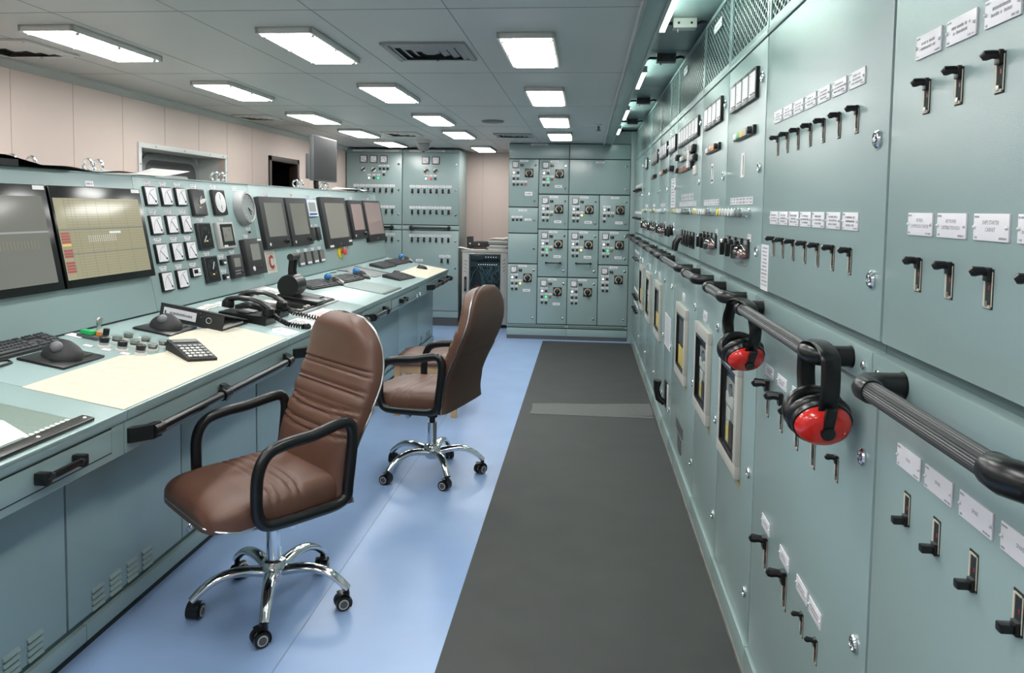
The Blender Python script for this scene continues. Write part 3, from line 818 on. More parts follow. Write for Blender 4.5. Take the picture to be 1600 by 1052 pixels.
# ================================================================ starter cabinets at the end of the aisle (right)
YF = 8.92
def FF(x, z, w=0.0): return frame((x, YF - w, z), (1, 0, 0), (0, 0, 1))
def mini_meter(root, F, u, v, s=.07, seed=0, name='ammeter'):
    key = ('mm', s, seed % 5)
    if key not in _cache:
        b = MB(); b.m('black').box(-s / 2, s / 2, -s / 2, s / 2, 0, .012, .002); b.m('plate').box(-s * .41, s * .41, -s * .41, s * .41, .012, .0135)
        b.m('ink'); 
        for k in range(9):
            a = PI * .5 + k * PI * .5 / 8 + 0; x = s * .3; 
            b.box(.3 * s + .6 * s * math.cos(a) - .001, .3 * s + .6 * s * math.cos(a) + .001, -.3 * s + .6 * s * math.sin(a) - .003, -.3 * s + .6 * s * math.sin(a) + .003, .0135, .014)
        a = PI * (.55 + .09 * (seed % 5)); b.m('black').tube([(.28 * s, -.28 * s, .0142), (.28 * s + .62 * s * math.cos(a), -.28 * s + .62 * s * math.sin(a), .0142)], s * .014, 5)
        b.cyl((.28 * s, -.28 * s, .0135), (.28 * s, -.28 * s, .016), s * .06, 8)
        _cache[key] = b.mesh(name)
    return part(name, _cache[key], root, F @ T(u, v, 0))
def lampset(root, F, u, v, m, r=.016, h=.014):
    key = ('ls', m, r)
    if key not in _cache:
        b = MB(); b.m('grey_dark').lathe([(r, 0), (r, .006), (r * .85, .008), (.001, .008)], 14); b.m(m).lathe([(r * .78, .008), (r * .7, h), (.001, h + .002)], 12)
        _cache[key] = b.mesh('lamp')
    return part('pilot_lamp' if m not in ('black', 'grey_dark') else 'push_button', _cache[key], root, F @ T(u, v, 0))
def mini_plate(root, F, u, v, w=.036, h=.02, seed=0):
    key = ('mp', w, h, seed % 4)
    if key not in _cache:
        r = random.Random(seed); b = MB(); b.m('plate').box(-w / 2, w / 2, -h / 2, h / 2, 0, .002); b.m('ink').scribble(0, -h * .2, .0021, w * .75, h * .4, r)
        _cache[key] = b.mesh('nameplate')
    return part('nameplate', _cache[key], root, F @ T(u, v, 0))
def isolator(root, F, u, v, s=.1):
    if 'iso' not in _cache:
        b = MB(); b.m('black').box(-s / 2, s / 2, -s / 2, s / 2, 0, .01, .004)
        b.m('beige').lathe([(s * .42, .01), (s * .42, .013), (s * .30, .0135), (.001, .0135)], 22)
        b.m('black').lathe([(s * .30, .0135), (s * .28, .016), (.001, .016)], 18)
        q = MB(); q.m('black').box(-s * .13, s * .13, -s * .52, s * .36, .016, .055, .006); q.m('grey').box(-.003, .003, s * .1, s * .32, .055, .056)
        _cache['iso'] = (b.mesh('isolator'), q.mesh('handle'))
    o = part('isolator', _cache['iso'][0], root, F @ T(u, v, 0)); part('handle', _cache['iso'][1], o, F @ T(u, v, 0))
def small_lock(root, F, u, v):
    if 'slk' not in _cache:
        b = MB(); b.m('chrome').lathe([(.014, 0), (.014, .004), (.011, .006), (.009, .003), (.001, .003)], 12); b.m('gap_and_shade').box(-.005, .005, -.005, .005, .003, .0045); _cache['slk'] = b.mesh('lock')
    part('lock', _cache['slk'], root, F @ T(u, v, 0))
def starter(door, F, lamps, seed, meter=True, plate=True, iso=True):
    """lamps: rows of material names; F is at the unit's meter centre"""
    if meter:
        mini_meter(door, F, 0, 0, .072, seed)
        b = MB(); b.m('black').box(-.02, .02, -.014, .014, 0, .018, .004); b.m('white').text('A', -0.0, -.006, .0185, .012); part('selector', b, door, F @ T(.075, -.006, 0))
    mini_plate(door, F, .10, .043, .096, .022, seed)
    for rI, row in enumerate(lamps):
        v = (-.092, -.162, -.228)[rI]
        for c, m in enumerate(row):
            u = -.018 + c * .0465; mini_plate(door, F, u, v + .034, .038, .022, c); lampset(door, F, u, v, m)
    if iso: isolator(door, F, .160, -.095)
    if plate: mini_plate(door, F, .150, -.242, .084, .03, seed + 1)
def door_panel(root, name, x0, x1, z0, z1, g=.004, F0=None, handle=None):
    M = (F0 or FF)(x0 + g, z0 + g)
    return part(name, panel_mesh(name, x1 - x0 - 2 * g, z1 - z0 - 2 * g, t=.02, b=.003), root, M)
def starter_cab(xa, xb, label):
    r = thing('starter_cabinet', label, 'starter cabinet', T((xa + xb) / 2, YF + .25, 0), 'starter cabinets at the end of the aisle')
    b = MB(); F = FF(xa, 0); W = xb - xa
    b.m('teal_dark').box(.001, W - .001, .05, 2.28, -.55, -.019); b.m('gap_and_shade').box(.003, W - .003, .125, 2.279, -.0195, -.0185); part('carcass', b, r, F)
    b = MB(); b.m('teal').box(0.001, W - .001, .045, .128, -.5, .0, .004); b.box(.001, W - .001, .14, .172, -.5, -.004, .003); part('plinth', b, r, F)
    b = MB(); b.m('grey_dark').box(.001, W - .001, 0, .045, -.5, -.004); part('kick_plate', b, r, F)
    b = MB(); b.m('teal_dark')
    for k in range(int(W / .02) - 2): b.box(.02 + k * .02, .032 + k * .02, .146, .166, -.004, -.002)
    part('floor_grille', b, r, F)
    door_panel(r, 'top_panel', xa, xb, 2.102, 2.278)
    return r
cab1 = starter_cab(-.897, -.196, 'left starter cabinet at the end of the aisle, beside the network rack')
cab2 = starter_cab(-.196, .505, 'right starter cabinet at the end of the aisle, with the blank upper door')
b = MB(); b.m('teal').box(.506, .61, .0, 2.425, -.5, -.012, .003); b.box(-.0, .61, 2.28, 2.425, -.5, -.03, .003); part('corner_filler', b, cab2, FF(0, 0))
mini_plate(cab1, FF(0, 0), -.545, 2.268, .2, .02, 2)
W_, K, A_ = 'led_white', 'black', 'lens_dark'
def unit(cab, name, x0, x1, z0, z1, mz, lamps, seed, meter=True, plate=True, locks=(.06,), handle=False):
    d = door_panel(cab, name, x0, x1, z0, z1)
    F = FF(x0 + .078, mz)
    starter(d, F, lamps, seed, meter, plate)
    G = FF(0, 0)
    small_lock(d, G, x1 - .042, z1 - .075); small_lock(d, G, x1 - .046, z0 + .07)
    if handle:
        b = MB(); b.m('black').tube([(.1, 0, 0), (.1, 0, .035), (.11, 0, .042), (.255, 0, .042), (.265, 0, .035), (.265, 0, 0)], .008, 8); b.cyl((.1, 0, 0), (.1, 0, .02), .013, 10); b.cyl((.265, 0, 0), (.265, 0, .02), .013, 10)
        part('pull_handle', b, d, FF(x0, z0 + .165))
    return d
xs_ = (-.897, -.546, -.196, .157, .505)
LG = [[W_, A_], ['lens_dark', 'led_green', 'lens_brown'], ['lens_green', K]]
LA = [[W_, A_], ['lens_dark', 'lens_green', 'led_amber'], ['lens_green', K]]
LO = [[W_, A_], ['lens_dark', 'lens_green', 'lens_brown'], ['lens_green', K]]
unit(cab1, 'unit_door', xs_[0], xs_[1], 1.545, 2.1, 2.034, [[W_, A_], ['lens_dark', 'lens_green'], ['lens_green', K, 'lens_green', 'lens_red']], 0, plate=False)
mini_plate(cab1, FF(0, 0), -.662, 1.70, .088, .045, 3)
d = door_panel(cab1, 'unit_door', xs_[0], xs_[1], 1.242, 1.541); G = FF(0, 0)
mini_plate(d, G, -.728, 1.505, .1, .022, 1); mini_plate(d, G, -.665, 1.40, .08, .022, 2); small_lock(d, G, -.592, 1.39)
for k in range(3): mini_plate(d, G, -.838 + k * .046, 1.43, .038, .02, k); lampset(d, G, -.838 + k * .046, 1.395, K)
d = door_panel(cab1, 'unit_door', xs_[0], xs_[1], .886, 1.238); small_lock(d, G, -.592, 1.06)
unit(cab1, 'unit_door', xs_[0], xs_[1], .176, .882, .815, LA, 1)
unit(cab1, 'unit_door', xs_[1], xs_[2], 1.698, 2.1, 2.03, [[W_, A_], ['lens_dark', 'led_green', 'lens_brown'], ['lens_green', K]], 2)
unit(cab1, 'unit_door', xs_[1], xs_[2], 1.294, 1.694, 1.622, LO, 3)
unit(cab1, 'unit_door', xs_[1], xs_[2], .737, 1.29, 1.217, LG, 4, handle=True)
unit(cab1, 'unit_door', xs_[1], xs_[2], .18, .733, .663, LG, 0)
d = door_panel(cab2, 'unit_door', xs_[2], xs_[4], 1.698, 2.1); mini_plate(d, G, .157, 2.068, .1, .022, 0); small_lock(d, G, .46, 2.02); small_lock(d, G, .46, 1.76)
unit(cab2, 'unit_door', xs_[2], xs_[3], 1.294, 1.694, 1.62, LA, 3)
unit(cab2, 'unit_door', xs_[3], xs_[4], 1.294, 1.694, 1.62, [[W_, A_], ['lens_dark', 'lens_green', 'lens_brown'], [K]], 4, meter=False)
unit(cab2, 'unit_door', xs_[2], xs_[3], .737, 1.29, 1.217, LA, 2, handle=True)
unit(cab2, 'unit_door', xs_[3], xs_[4], .892, 1.29, 1.218, LG, 1)
unit(cab2, 'unit_door', xs_[2], xs_[3], .18, .733, .663, [[W_, A_], ['lens_dark', 'lens_green'], ['lens_green', K]], 0, plate=False)
unit(cab2, 'unit_door', xs_[3], xs_[4], .18, .888, .817, [[W_, A_], ['lens_dark', 'lens_green'], ['lens_green', K]], 3, plate=False)
# ================================================================ breaker cabinets behind the console (left)
YL = 9.72
def FL_(x, z): return frame((x, YL, z), (1, 0, 0), (0, 0, 1))
def toggle(root, F, u, v):
    if 'tg2' not in _cache:
        b = MB(); b.m('gap_and_shade').box(-.014, .014, -.035, .035, 0, .002); b.m('steel').box(-.012, .012, -.033, -.022, .002, .003); b.m('black').box(-.009, .009, -.012, .016, .002, .03, .003); _cache['tg2'] = b.mesh('breaker_switch')
    part('breaker_switch', _cache['tg2'], root, F @ T(u, v, 0))
def breaker_cab(xa, xb, label, meters, rows, knobs):
    r = thing('breaker_cabinet', label, 'breaker cabinet', T((xa + xb) / 2, YL + .25, 0), 'breaker cabinets behind the console')
    F = FL_(0, 0); b = MB(); W = xb - xa
    b.m('teal').box(xa + .001, xb - .001, .1, 2.262, -.6, -.019); b.m('gap_and_shade').box(xa + .004, xb - .004, .2, 2.21, -.0195, -.0185); part('carcass', b, r, F)
    b = MB(); b.m('teal').box(xa, xb, .105, .185, -.5, 0, .003); part('plinth', b, r, F)
    b = MB(); b.m('grey_dark').box(xa, xb, 0, .1, -.5, -.004); part('kick_plate', b, r, F)
    b = MB(); b.m('teal').box(xa + .002, xb - .002, 2.222, 2.262, -.02, .004, .003); part('top_strip', b, r, F)
    b = MB(); b.m('white').box((xa + xb) / 2 - .28, (xa + xb) / 2 + (.33 if xa < -2.5 else .18), 2.232, 2.252, .004, .007); b.m('ink_dark').scribble((xa + xb) / 2, 2.237, .0072, .3, .010, random.Random(3)); part('title_strip', b, r, F)
    door_panel(r, 'upper_door', xa, xb, 1.297, 2.218, F0=FL_)
    b = MB(); b.m('teal').box(xa + .002, xb - .002, 1.236, 1.29, -.02, .003, .003); part('rail_strip', b, r, F)
    door_panel(r, 'lower_door', xa, xb, .19, 1.23, F0=FL_)
    for x, z in meters: mini_meter(r, F, x, z, .095, int(x * 50) % 5)
    for x, z in knobs[0]:
        b = MB(); b.m('black_soft').box(-.03, .03, -.03, .03, 0, .004); b.m('grey_light').lathe([(.034, .002), (.034, .006), (.001, .006)], 14); b.m('black').box(-.009, .009, -.03, .03, .006, .03, .003)
        part('selector_knob', b, r, F @ T(x, z, 0) @ RZ(-.9))
    for x, z, m in knobs[1]: mini_plate(r, F, x, z + .04, .042, .02, 1); lampset(r, F, x, z, m, .018)
    for x0, n, dx, zp, zt in rows:
        for k in range(n): mini_plate(r, F, x0 + k * dx, zp, dx * .88, .03, k); toggle(r, F, x0 + k * dx, zt)
    for z in (2.07, 1.74, 1.426, 1.09, .745): small_lock(r, F, xb - .045, z)
    b = MB(); x0, x1 = xb - .62, xb - .13
    b.m('black').tube([(x0, 1.262, .003), (x0, 1.262, .06), (x0 + .02, 1.262, .075), (x1 - .02, 1.262, .075), (x1, 1.262, .06), (x1, 1.262, .003)], .016, 10); b.cyl((x0, 1.262, .003), (x0, 1.262, .03), .026, 12); b.cyl((x1, 1.262, .003), (x1, 1.262, .03), .026, 12)
    part('grab_rail', b, r, F)
    return r
breaker_cab(-3.088, -2.352, 'left breaker cabinet behind the console, three meters at its top', [(-2.856, 2.135), (-2.725, 2.133), (-2.592, 2.131)],
            [(-2.955, 7, .079, 1.795, 1.728), (-2.955, 7, .079, 1.525, 1.458), (-2.955, 7, .079, 1.17, 1.10)],
            ([(-2.857, 2.003), (-2.722, 2.0)], [(-2.641, 2.01, K), (-2.591, 2.01, K), (-2.541, 2.01, K), (-2.591, 1.935, K), (-2.784, 1.892, 'led_white'), (-2.722, 1.892, 'lens_dark'), (-2.663, 1.892, 'led_green')]))
rb = breaker_cab(-2.348, -1.608, 'right breaker cabinet behind the console, next to the network rack, two meters', [(-2.046, 2.123), (-1.914, 2.122)],
            [(-2.218, 7, .079, 1.79, 1.722), (-2.218, 7, .079, 1.52, 1.455), (-2.218, 7, .079, 1.16, 1.10), (-1.828, 2, .08, .90, .832)],
            ([(-2.041, 1.99), (-1.917, 1.99)], [(-2.04, 1.89, 'led_white'), (-1.98, 1.89, 'led_red'), (-1.921, 1.89, 'lens_green')]))
mini_plate(rb, FL_(0, 0), -2.12, .842, .09, .03, 2)
# ================================================================ network rack in the corner
YR = 9.62
def FK(x, z): return frame((x, YR, z), (1, 0, 0), (0, 0, 1))
rk = thing('network_rack', 'grey network rack with dark glass door standing between the breaker and starter cabinets', 'network rack', T(-1.25, YR + .3, 0))
F = FK(0, 0); X0, X1 = -1.545, -.965
b = MB(); b.m('rack').box(X0, X1, .04, .97, -.6, -.03, .004); b.box(X0 - .01, X1 + .01, .968, .988, -.62, .01, .004); part('body', b, rk, F)
b = MB(); b.m('rack_dark').box(X0 + .10, X1 - .10, .10, .94, -.03, -.028); part('inside', b, rk, F)
b = MB(); b.m('rack'); s = .088
b.box(X0, X0 + s, .05, .965, -.03, .004, .003); b.box(X1 - s, X1, .05, .965, -.03, .004, .003); b.box(X0 + s, X1 - s, .94, .965, -.03, .004, .003); b.box(X0 + s, X1 - s, .05, .10, -.03, .004, .003)
b.m('gap_and_shade')
for sx in (0, 1):
    for k in range(10):
        z = .86 - k * .045 - (.32 if k > 3 else 0)
        if z < .1: continue
        x = X0 + .03 if sx == 0 else X1 - .06; dz = -.02 if sx == 0 else .02
        b.add([(x, z, .0045), (x + .03, z + dz, .0045), (x + .03, z + dz + .007, .0045), (x, z + .007, .0045)], [(0, 1, 2, 3)])
dd = part('door', b, rk, F)
b = MB(); b.m('glass_dark').box(X0 + s, X1 - s, .10, .94, -.006, -.002); part('door_glass', b, dd, F)
b = MB(); b.m('black').prism(rrect(.03, .19, .014), .004, .016, T(X0 + .045, .56, 0)); b.m('grey_dark').box(X0 + .036, X0 + .054, .50, .62, .016, .026, .004); part('door_handle', b, dd, F)
b = MB(); b.m('white').box(X0 + .092, X0 + .16, .945, .958, .004, .006); part('label_strip', b, dd, F)
for z0, z1, nled, x0, dx, m in ((.88, .93, 5, -1.25, .032, 'led_white'), (.78, .84, 9, -1.34, .028, 'led_white'), (.46, .52, 0, 0, 0, '')):
    b = MB(); b.m('grey_dark').box(X0 + .11, X1 - .11, z0, z1, -.027, -.018, .002)
    b.m(m or 'white')
    for k in range(nled): b.box(x0 + k * dx, x0 + k * dx + .010, (z0 + z1) / 2 - .005, (z0 + z1) / 2 + .005, -.018, -.015)
    part('rack_unit', b, rk, F)
b = MB(); b.m('red').box(-1.38, -1.32, .515, .545, -.018, -.012, .002); part('red_label', b, rk, F)
rr = random.Random(21); b = MB(); b.m('cable')
for k in range(16):
    x = -1.36 + rr.random() * .34; pts = [(x, .80, -.016)]
    xe = x + rr.uniform(-.12, .12)
    for t in range(1, 7): pts.append((x + (xe - x) * t / 6 + rr.uniform(-.03, .03), .80 - t * rr.uniform(.03, .045), -.015 + rr.random() * .006))
    b.tube(pts, .0042, 5)
part('patch_cable', b, rk, F)
b = MB(); b.m('white').grid(lambda a, c: (-1.60 + a * .34, YR - .005 + c * .17, .990 + .03 * (1 - a) * (0.5 + .5 * math.cos(a * 5)) + .003 + .004 * math.sin(c * 9)), 18, 8)
b.grid(lambda a, c: (-1.58 + a * .31, YR + c * .16, .9895), 2, 2)
solid('paper_sheet', b, 'curled white sheet hanging over the left of the network rack top', 'paper')
# black binders and a brown box on the rack, a pile of papers
b = MB(); b.m('black_soft').box(-.04, .04, -.15, .15, 0, .15, .004); b.m('grey_light').cyl((0, -.151, .07), (0, -.153, .07), .012, 10)
solid('ring_binder', b, 'upright black binder at the left on the network rack', 'binder', T(-1.50, YR + .40, .9945) @ RZ(.12) @ RY(-.05), 'binders on the network rack')
b = MB(); b.m('black_soft').box(-.1, .1, -.14, .14, 0, .06, .004); b.m('grey_light').cyl((-.02, -.141, .03), (-.02, -.143, .03), .012, 10)
solid('ring_binder', b, 'black binder leaning on its side atop the brown box on the network rack', 'binder', T(-1.345, YR + .37, 1.0255), 'binders on the network rack')
b = MB(); b.m('leather').box(-.095, .095, -.12, .12, 0, .035, .003)
solid('brown_box', b, 'flat brown box lying under the black binders on the network rack', 'box', T(-1.345, YR + .37, .990))
z = .990
for k, (m, h, dx, a, lab) in enumerate((('grey_light', .014, 0, .05, 'lowest pale sheaf of the paper pile on the network rack'), ('grey', .02, -.01, -.04, 'grey folder in the paper pile, just above the lowest sheaf'), ('grey_light', .018, .01, .06, 'pale folder in the middle of the paper pile on the rack'),
                          ('grey_dark', .01, 0, 0, 'dark folder in the paper pile on the rack'), ('grey', .02, .012, -.05, 'grey folder high in the paper pile on the rack'), ('grey_light', .016, -.006, .03, 'pale sheaf just under the top sheet of the rack paper pile'))):
    b = MB(); b.m(m).box(-.125, .125, -.15, .15, 0, h * 1.25, .002)
    solid('paper_sheaf', b, lab, 'papers', T(-1.105 + dx, YR + .25, z) @ RZ(a), 'paper pile on the network rack'); z += h * 1.25 + .0005
b = MB(); b.m('white').grid(lambda a, c: (-.13 + .27 * a, -.14 + .28 * c, .004 + .035 * a * (1 + .5 * math.sin(c * 4)) + .01 * math.sin(a * 6)), 14, 10)
solid('paper_sheet', b, 'curled white top sheet of the paper pile on the network rack', 'paper', T(-1.105, YR + .25, z), 'paper pile on the network rack')
# ================================================================ control console
DX0, DZ0, DX1, DZ1_ = -1.51, .84, -2.215, .96          # desk: front edge, back edge
PX1, PZ1 = -2.35, 1.667                                 # top of the instrument panel
_dv = Vector((DX1 - DX0, 0, DZ1_ - DZ0)); LD = _dv.length
_pv = Vector((PX1 - DX1, 0, PZ1 - DZ1_)); LP = _pv.length
def DK(y, s, w=0.0):
    """point of the desk top: y along the room, s up the slope from the front edge"""
    M = frame((DX0, 0, DZ0), (0, 1, 0), _dv); return M @ T(y, s, w)
def PF(y=0, v=0, w=0.0):
    M = frame((DX1, 0, DZ1_), (0, 1, 0), _pv); return M @ T(y, v, w)
XF = -1.522      # fascia front
XB = -1.682      # face of the lower doors
def FA(y, z, w=0.0): return frame((XF + w, y, z), (0, 1, 0), (0, 0, 1))
def FBd(y, z, w=0.0): return frame((XB + w, y, z), (0, 1, 0), (0, 0, 1))
def console(ya, yb, label, doors, last=False):
    r = thing('control_console', label, 'control console', T(-2.1, (ya + yb) / 2, 0), 'sections of the long control console')
    I = Matrix.Identity(4)
    poly = [(XB - .012, .1), (XB - .012, .684), (XF - .012, .684), (XF - .012, .828), (DX1 - .006, DZ1_ - .012), (PX1 - .008, PZ1 - .006), (-2.62, 1.672), (-2.62, .1)]
    b = MB(); b.m('teal_dark' if not last else 'teal')
    y0, y1 = ya + .0015, yb - .0015; n = len(poly)
    b.add([(x, y0, z) for x, z in poly] + [(x, y1, z) for x, z in poly], [tuple(range(n)), tuple(reversed(range(n, 2 * n)))] + [(i, n + i, n + (i + 1) % n, (i + 1) % n) for i in range(n)])
    part('carcass', b, r, I)
    b = MB(); b.m('teal').box(-2.62, XB + .012, y0, y1, .026, .085, .003); part('plinth', b, r, I)
    b = MB(); b.m('gap_and_shade').box(-2.6, XB + .004, y0, y1, 0, .026); b.m('teal_dark').box(-2.6, XB - .006, y0, y1, .085, .102); part('kick_plate', b, r, I)
    b = MB(); b.m('teal_desk').box(y0, y1, -.004, LD - .006, -.016, 0, .003); b.box(y0, y1, -.004, .012, -.036, -.004, .003); part('desktop', b, r, DK(0, 0))
    b = MB(); b.m('teal_desk').box(y0, y1, .004, LP, -.012, 0, .0025); part('instrument_panel', b, r, PF())
    b = MB(); b.m('teal').box(-2.622, PX1 + .004, y0, y1, 1.664, 1.672, .003); part('top_cover', b, r, I)
    b = MB(); b.m('teal').box(y0, y1, -.108, .006, -.012, 0, .003); part('fascia', b, r, FA(0, .796))
    for d0, d1, louv in doors:
        q = part('door', panel_mesh('door', d1 - d0 - .006, .578, t=.012, b=.003), r, FBd(d0 + .003, .104))
        for lx in louv:
            g = MB()
            for k in range(4):
                z = .105 + k * .021; g.m('teal').add([(lx, z, .000), (lx + .066, z, .000), (lx + .066, z + .004, .009), (lx, z + .004, .009), (lx, z + .017, 0), (lx + .066, z + .017, 0)], [(3, 2, 5, 4), (0, 3, 4), (1, 5, 2)])
                g.m('gap_and_shade').add([(lx + .003, z - .004, .0006), (lx + .064, z - .004, .0006), (lx + .064, z, .0006), (lx + .003, z, .0006)], [(0, 1, 2, 3)]); g.add([(lx + .002, z + .0, .0005), (lx + .064, z + .0, .0005), (lx + .064, z + .004, .0085), (lx + .002, z + .004, .0085)], [(0, 1, 2, 3)])  # flat dark strip below each slat is its shadow, painted on the door
            part('louvre', g, q, FBd(0, 0))
    return r
def rail_console(root, ys):
    b = MB(); b.m('black_gloss').tube([(ys[0] + .08, 0, .052), (ys[-1] - .08, 0, .052)], .018, 14); o = part('grab_rail', b, root, FA(0, .745), 'black bar on black brackets')
    for i, y in enumerate(ys):
        b = MB(); b.m('black')
        for sg in ((1,) if i == 0 else (-1,) if i == len(ys) - 1 else (-1,)):
            pl = [(0, 0), (0, .012), (.055, .062), (.10, .066), (.10, .040), (.06, .034), (.03, 0)]
            pl = [(y + sg * (p[0]) , p[1]) for p in pl]
            if sg < 0: pl = pl[::-1]
            # extruded in height
            t = MB(); n = len(pl)
            vs = [(p[0], -.025, p[1]) for p in pl] + [(p[0], .025, p[1]) for p in pl]
            b.add(vs, [tuple(range(n)), tuple(reversed(range(n, 2 * n)))] + [(k, n + k, n + (k + 1) % n, (k + 1) % n) for k in range(n)])
            b.tube([(y + sg * .062, 0, .052), (y + sg * .115, 0, .052)], [.024, .024], 14)
        part('bracket', b, o, FA(0, .745))
def drawer(root, y0, y1, z0, z1, hy):
    b = MB(); b.m('gap_and_shade').box(y0, y1, z0, z1, .0, .0008); b.m('teal').box(y0 + .005, y1 - .005, z0 + .005, z1 - .004, 0, .004, .0015)
    o = part('drawer', b, root, FA(0, 0))
    q = MB(); q.m('black'); zz = (z0 + z1) / 2; F = FA(0, zz)
    for y, sg in ((hy - .08, 1), (hy + .08, -1)):
        q.box(y - .012, y + .012, -.018, .018, .005, .045, .004)
    q.box(hy - .06, hy + .06, -.008, .012, .032, .046, .005)
    q.tube([(hy - .085, 0, .03), (hy - .055, .002, .04)], [.016, .010], 8); q.tube([(hy + .085, 0, .03), (hy + .055, .002, .04)], [.016, .010], 8)
    part('handle', q, o, F)
def lifting_eye(root, y, x=-2.40):
    if 'eye' not in _cache:
        b = MB(); b.m('chrome').lathe([(.018, 0), (.018, .006), (.010, .01), (.010, .016), (.001, .016)], 14)
        b.tube([(.029 * math.cos(a), 0, .034 + .029 * math.sin(a)) for a in [2 * PI * k / 22 for k in range(22)]], .007, 8, closed=True)
        _cache['eye'] = b.mesh('lifting_eye')
    part('lifting_eye', _cache['eye'], root, T(x, y, 1.672) @ RZ(-.25))
c0 = console(.98, 2.395, 'nearest control console section with the drawer, cut off by the left edge', [(.98, 1.65, []), (1.65, 2.316, [1.81, 1.92, 2.03, 2.13])])
c1 = console(2.395, 3.795, 'control console section with the two large wide monitors', [(2.320, 3.045, [2.44, 2.54, 2.645, 2.745]), (3.045, 3.79, [3.15, 3.25, 3.36])])
c2 = console(3.795, 5.17, 'control console section with the rows of white meters and the telegraph lever', [(3.80, 4.5, [3.9, 4.0, 4.1]), (4.5, 5.168, [4.7, 4.8, 4.9])])
c3 = console(5.17, 8.44, 'far control console section with the five dark upright screens', [(5.172, 6.0, [5.4, 5.5]), (6.0, 6.85, [6.2, 6.3]), (6.85, 7.65, [7.0, 7.1]), (7.65, 8.44, [7.8, 8.1, 8.2])], last=True)
drawer(c0, 1.45, 2.325, .712, .796, 2.055); drawer(c3, 5.95, 6.95, .71, .79, 6.28)
rail_console(c1, [2.41, 3.1, 3.785]); rail_console(c2, [3.885, 4.5, 5.165]); rail_console(c3, [5.2, 5.72]); rail_console(c3, [7.32, 7.95, 8.435])
for y in (6.87, 7.0): lock(c3, FA(0, 0), y, .72, .8)
lock(c1, FBd(0, 0), 3.1, .13)
for y in (3.52, 3.60): lifting_eye(c1, y)
lifting_eye(c1, 3.36, -2.57); lifting_eye(c1, 3.24, -2.57)
for y in (4.8, 4.88): lifting_eye(c2, y)
for y in (6.2, 6.3, 6.85, 6.93): lifting_eye(c3, y)
# ---- monitors in the panel
def pbox(root, name, y0, y1, v0, v1, d, m, b=.003, label=None):
    q = MB(); q.m(m).box(y0, y1, v0, v1, -.002, d, b); return part(name, q, root, PF(), label)
def monitor(root, y0, y1, v0, v1, scr, inset, rnd, table=False):
    o = pbox(root, 'monitor', y0, y1, v0, v1, .034, 'black_gloss', .004)
    a0, a1, b0, b1 = y0 + inset[0], y1 - inset[1], v0 + inset[2], v1 - inset[3]
    q = MB(); q.m(scr).box(a0, a1, b0, b1, .03, .0348)
    w, h = a1 - a0, b1 - b0
    if table:
        q.m('screen_line')
        for k in range(30): q.box(a0 + w * .1, a1 - .01, b0 + h * k / 30, b0 + h * k / 30 + .0014, .0348, .0352)
        for c in (.1, .16, .2, .33, .45, .6, .8): q.box(a0 + w * c, a0 + w * c + .0014, b0, b1, .0348, .0352)
        q.m('screen_grey').box(a0, a1, b0 + h * .60, b0 + h * .62, .0348, .0353); q.box(a0, a1, b0 + h * .30, b0 + h * .315, .0348, .0353)
        q.m('screen_red')
        for k, z in enumerate((.55, .515, .48, .445, .41, .34, .305, .27, .19, .155, .12, .085)): 
            q.m('label_yellow' if k == 4 else 'screen_red').box(a0 + .006, a0 + w * .098, b0 + h * z, b0 + h * z + h * .028, .0348, .0354)
        q.m('white').box(a0 + w * .55, a0 + w * .69, b0 + h * .54, b0 + h * .57, .0348, .0353)
        for k in range(14): q.box(a0 + w * (.3 + k * .024), a0 + w * (.304 + k * .024), b0 + h * .44, b0 + h * .53, .0348, .0353)
    else:
        q.m('screen_line')
        for k in range(12): q.box(a0 + w * (.55 + k * .03), a0 + w * (.556 + k * .03), b0 + h * .40, b0 + h * .5, .0348, .0353)
        q.m('grey').box(a0, a1, b0 + h * .58, b0 + h * .60, .0348, .0353)
        q.m('red').box(a0 + w * .02, a0 + w * .05, v0 + .012, v0 + .02, .0342, .0348)
    part('screen', q, o, PF())
    q = MB(); q.m('white').box(y1 - .078, y1 - .01, v1 - .022, v1 - .004, .034, .0352); part('label_strip', q, o, PF())
    return o
monitor(c1, 2.405, 3.088, .19, .645, 'screen', (.012, .035, .035, .05), 1)
monitor(c1, 3.104, 3.788, .19, .645, 'screen_tan', (.014, .034, .035, .055), 2, True)
mini_plate(c1, PF(), 3.44, .668, .06, .026, 1)
# ---- meters
def wmeter(root, y, v, s, seed):
    b = MB(); w = .0545; b.m('black').box(-w, w, -.053, .053, 0, .016, .003); b.m('plate').box(-w + .007, w - .007, -.046, .046, .016, .0172)
    b.m('ink'); r = random.Random(seed)
    for k in range(13):
        a = PI * (.5 + .5 * k / 12); x, z = .030 + .066 * math.cos(a), -.030 + .066 * math.sin(a); b.box(x - .0012, x + .0012, z - .003, z + .003, .0172, .0176)
    a = PI * r.uniform(.62, .78); b.m('ink_dark').tube([(.030, -.030, .018), (.030 + .064 * math.cos(a), -.030 + .064 * math.sin(a), .018)], .0014, 5); b.cyl((.03, -.03, .017), (.03, -.03, .020), .006, 8)
    b.m('black').box(.036, .044, -.044, -.038, .0172, .0178)
    part('panel_meter', b, root, PF(y, v)); tagp(root, y, v + .072, seed)
def tagp(root, y, v, seed, w=.07, h=.026):
    key = ('tp', w, h, seed % 4)
    if key not in _cache:
        r = random.Random(seed); b = MB(); b.m('plate').box(-w / 2, w / 2, 0, h / 2 - .001, 0, .0015); b.box(-w * .38, w * .38, -h / 2, 0, 0, .0015); b.m('ink').scribble(0, h * .08, .0016, w * .8, h * .3, r); b.scribble(0, -h * .4, .0016, w * .6, h * .3, r)
        _cache[key] = b.mesh('nameplate')
    part('nameplate', _cache[key], root, PF(y, v))
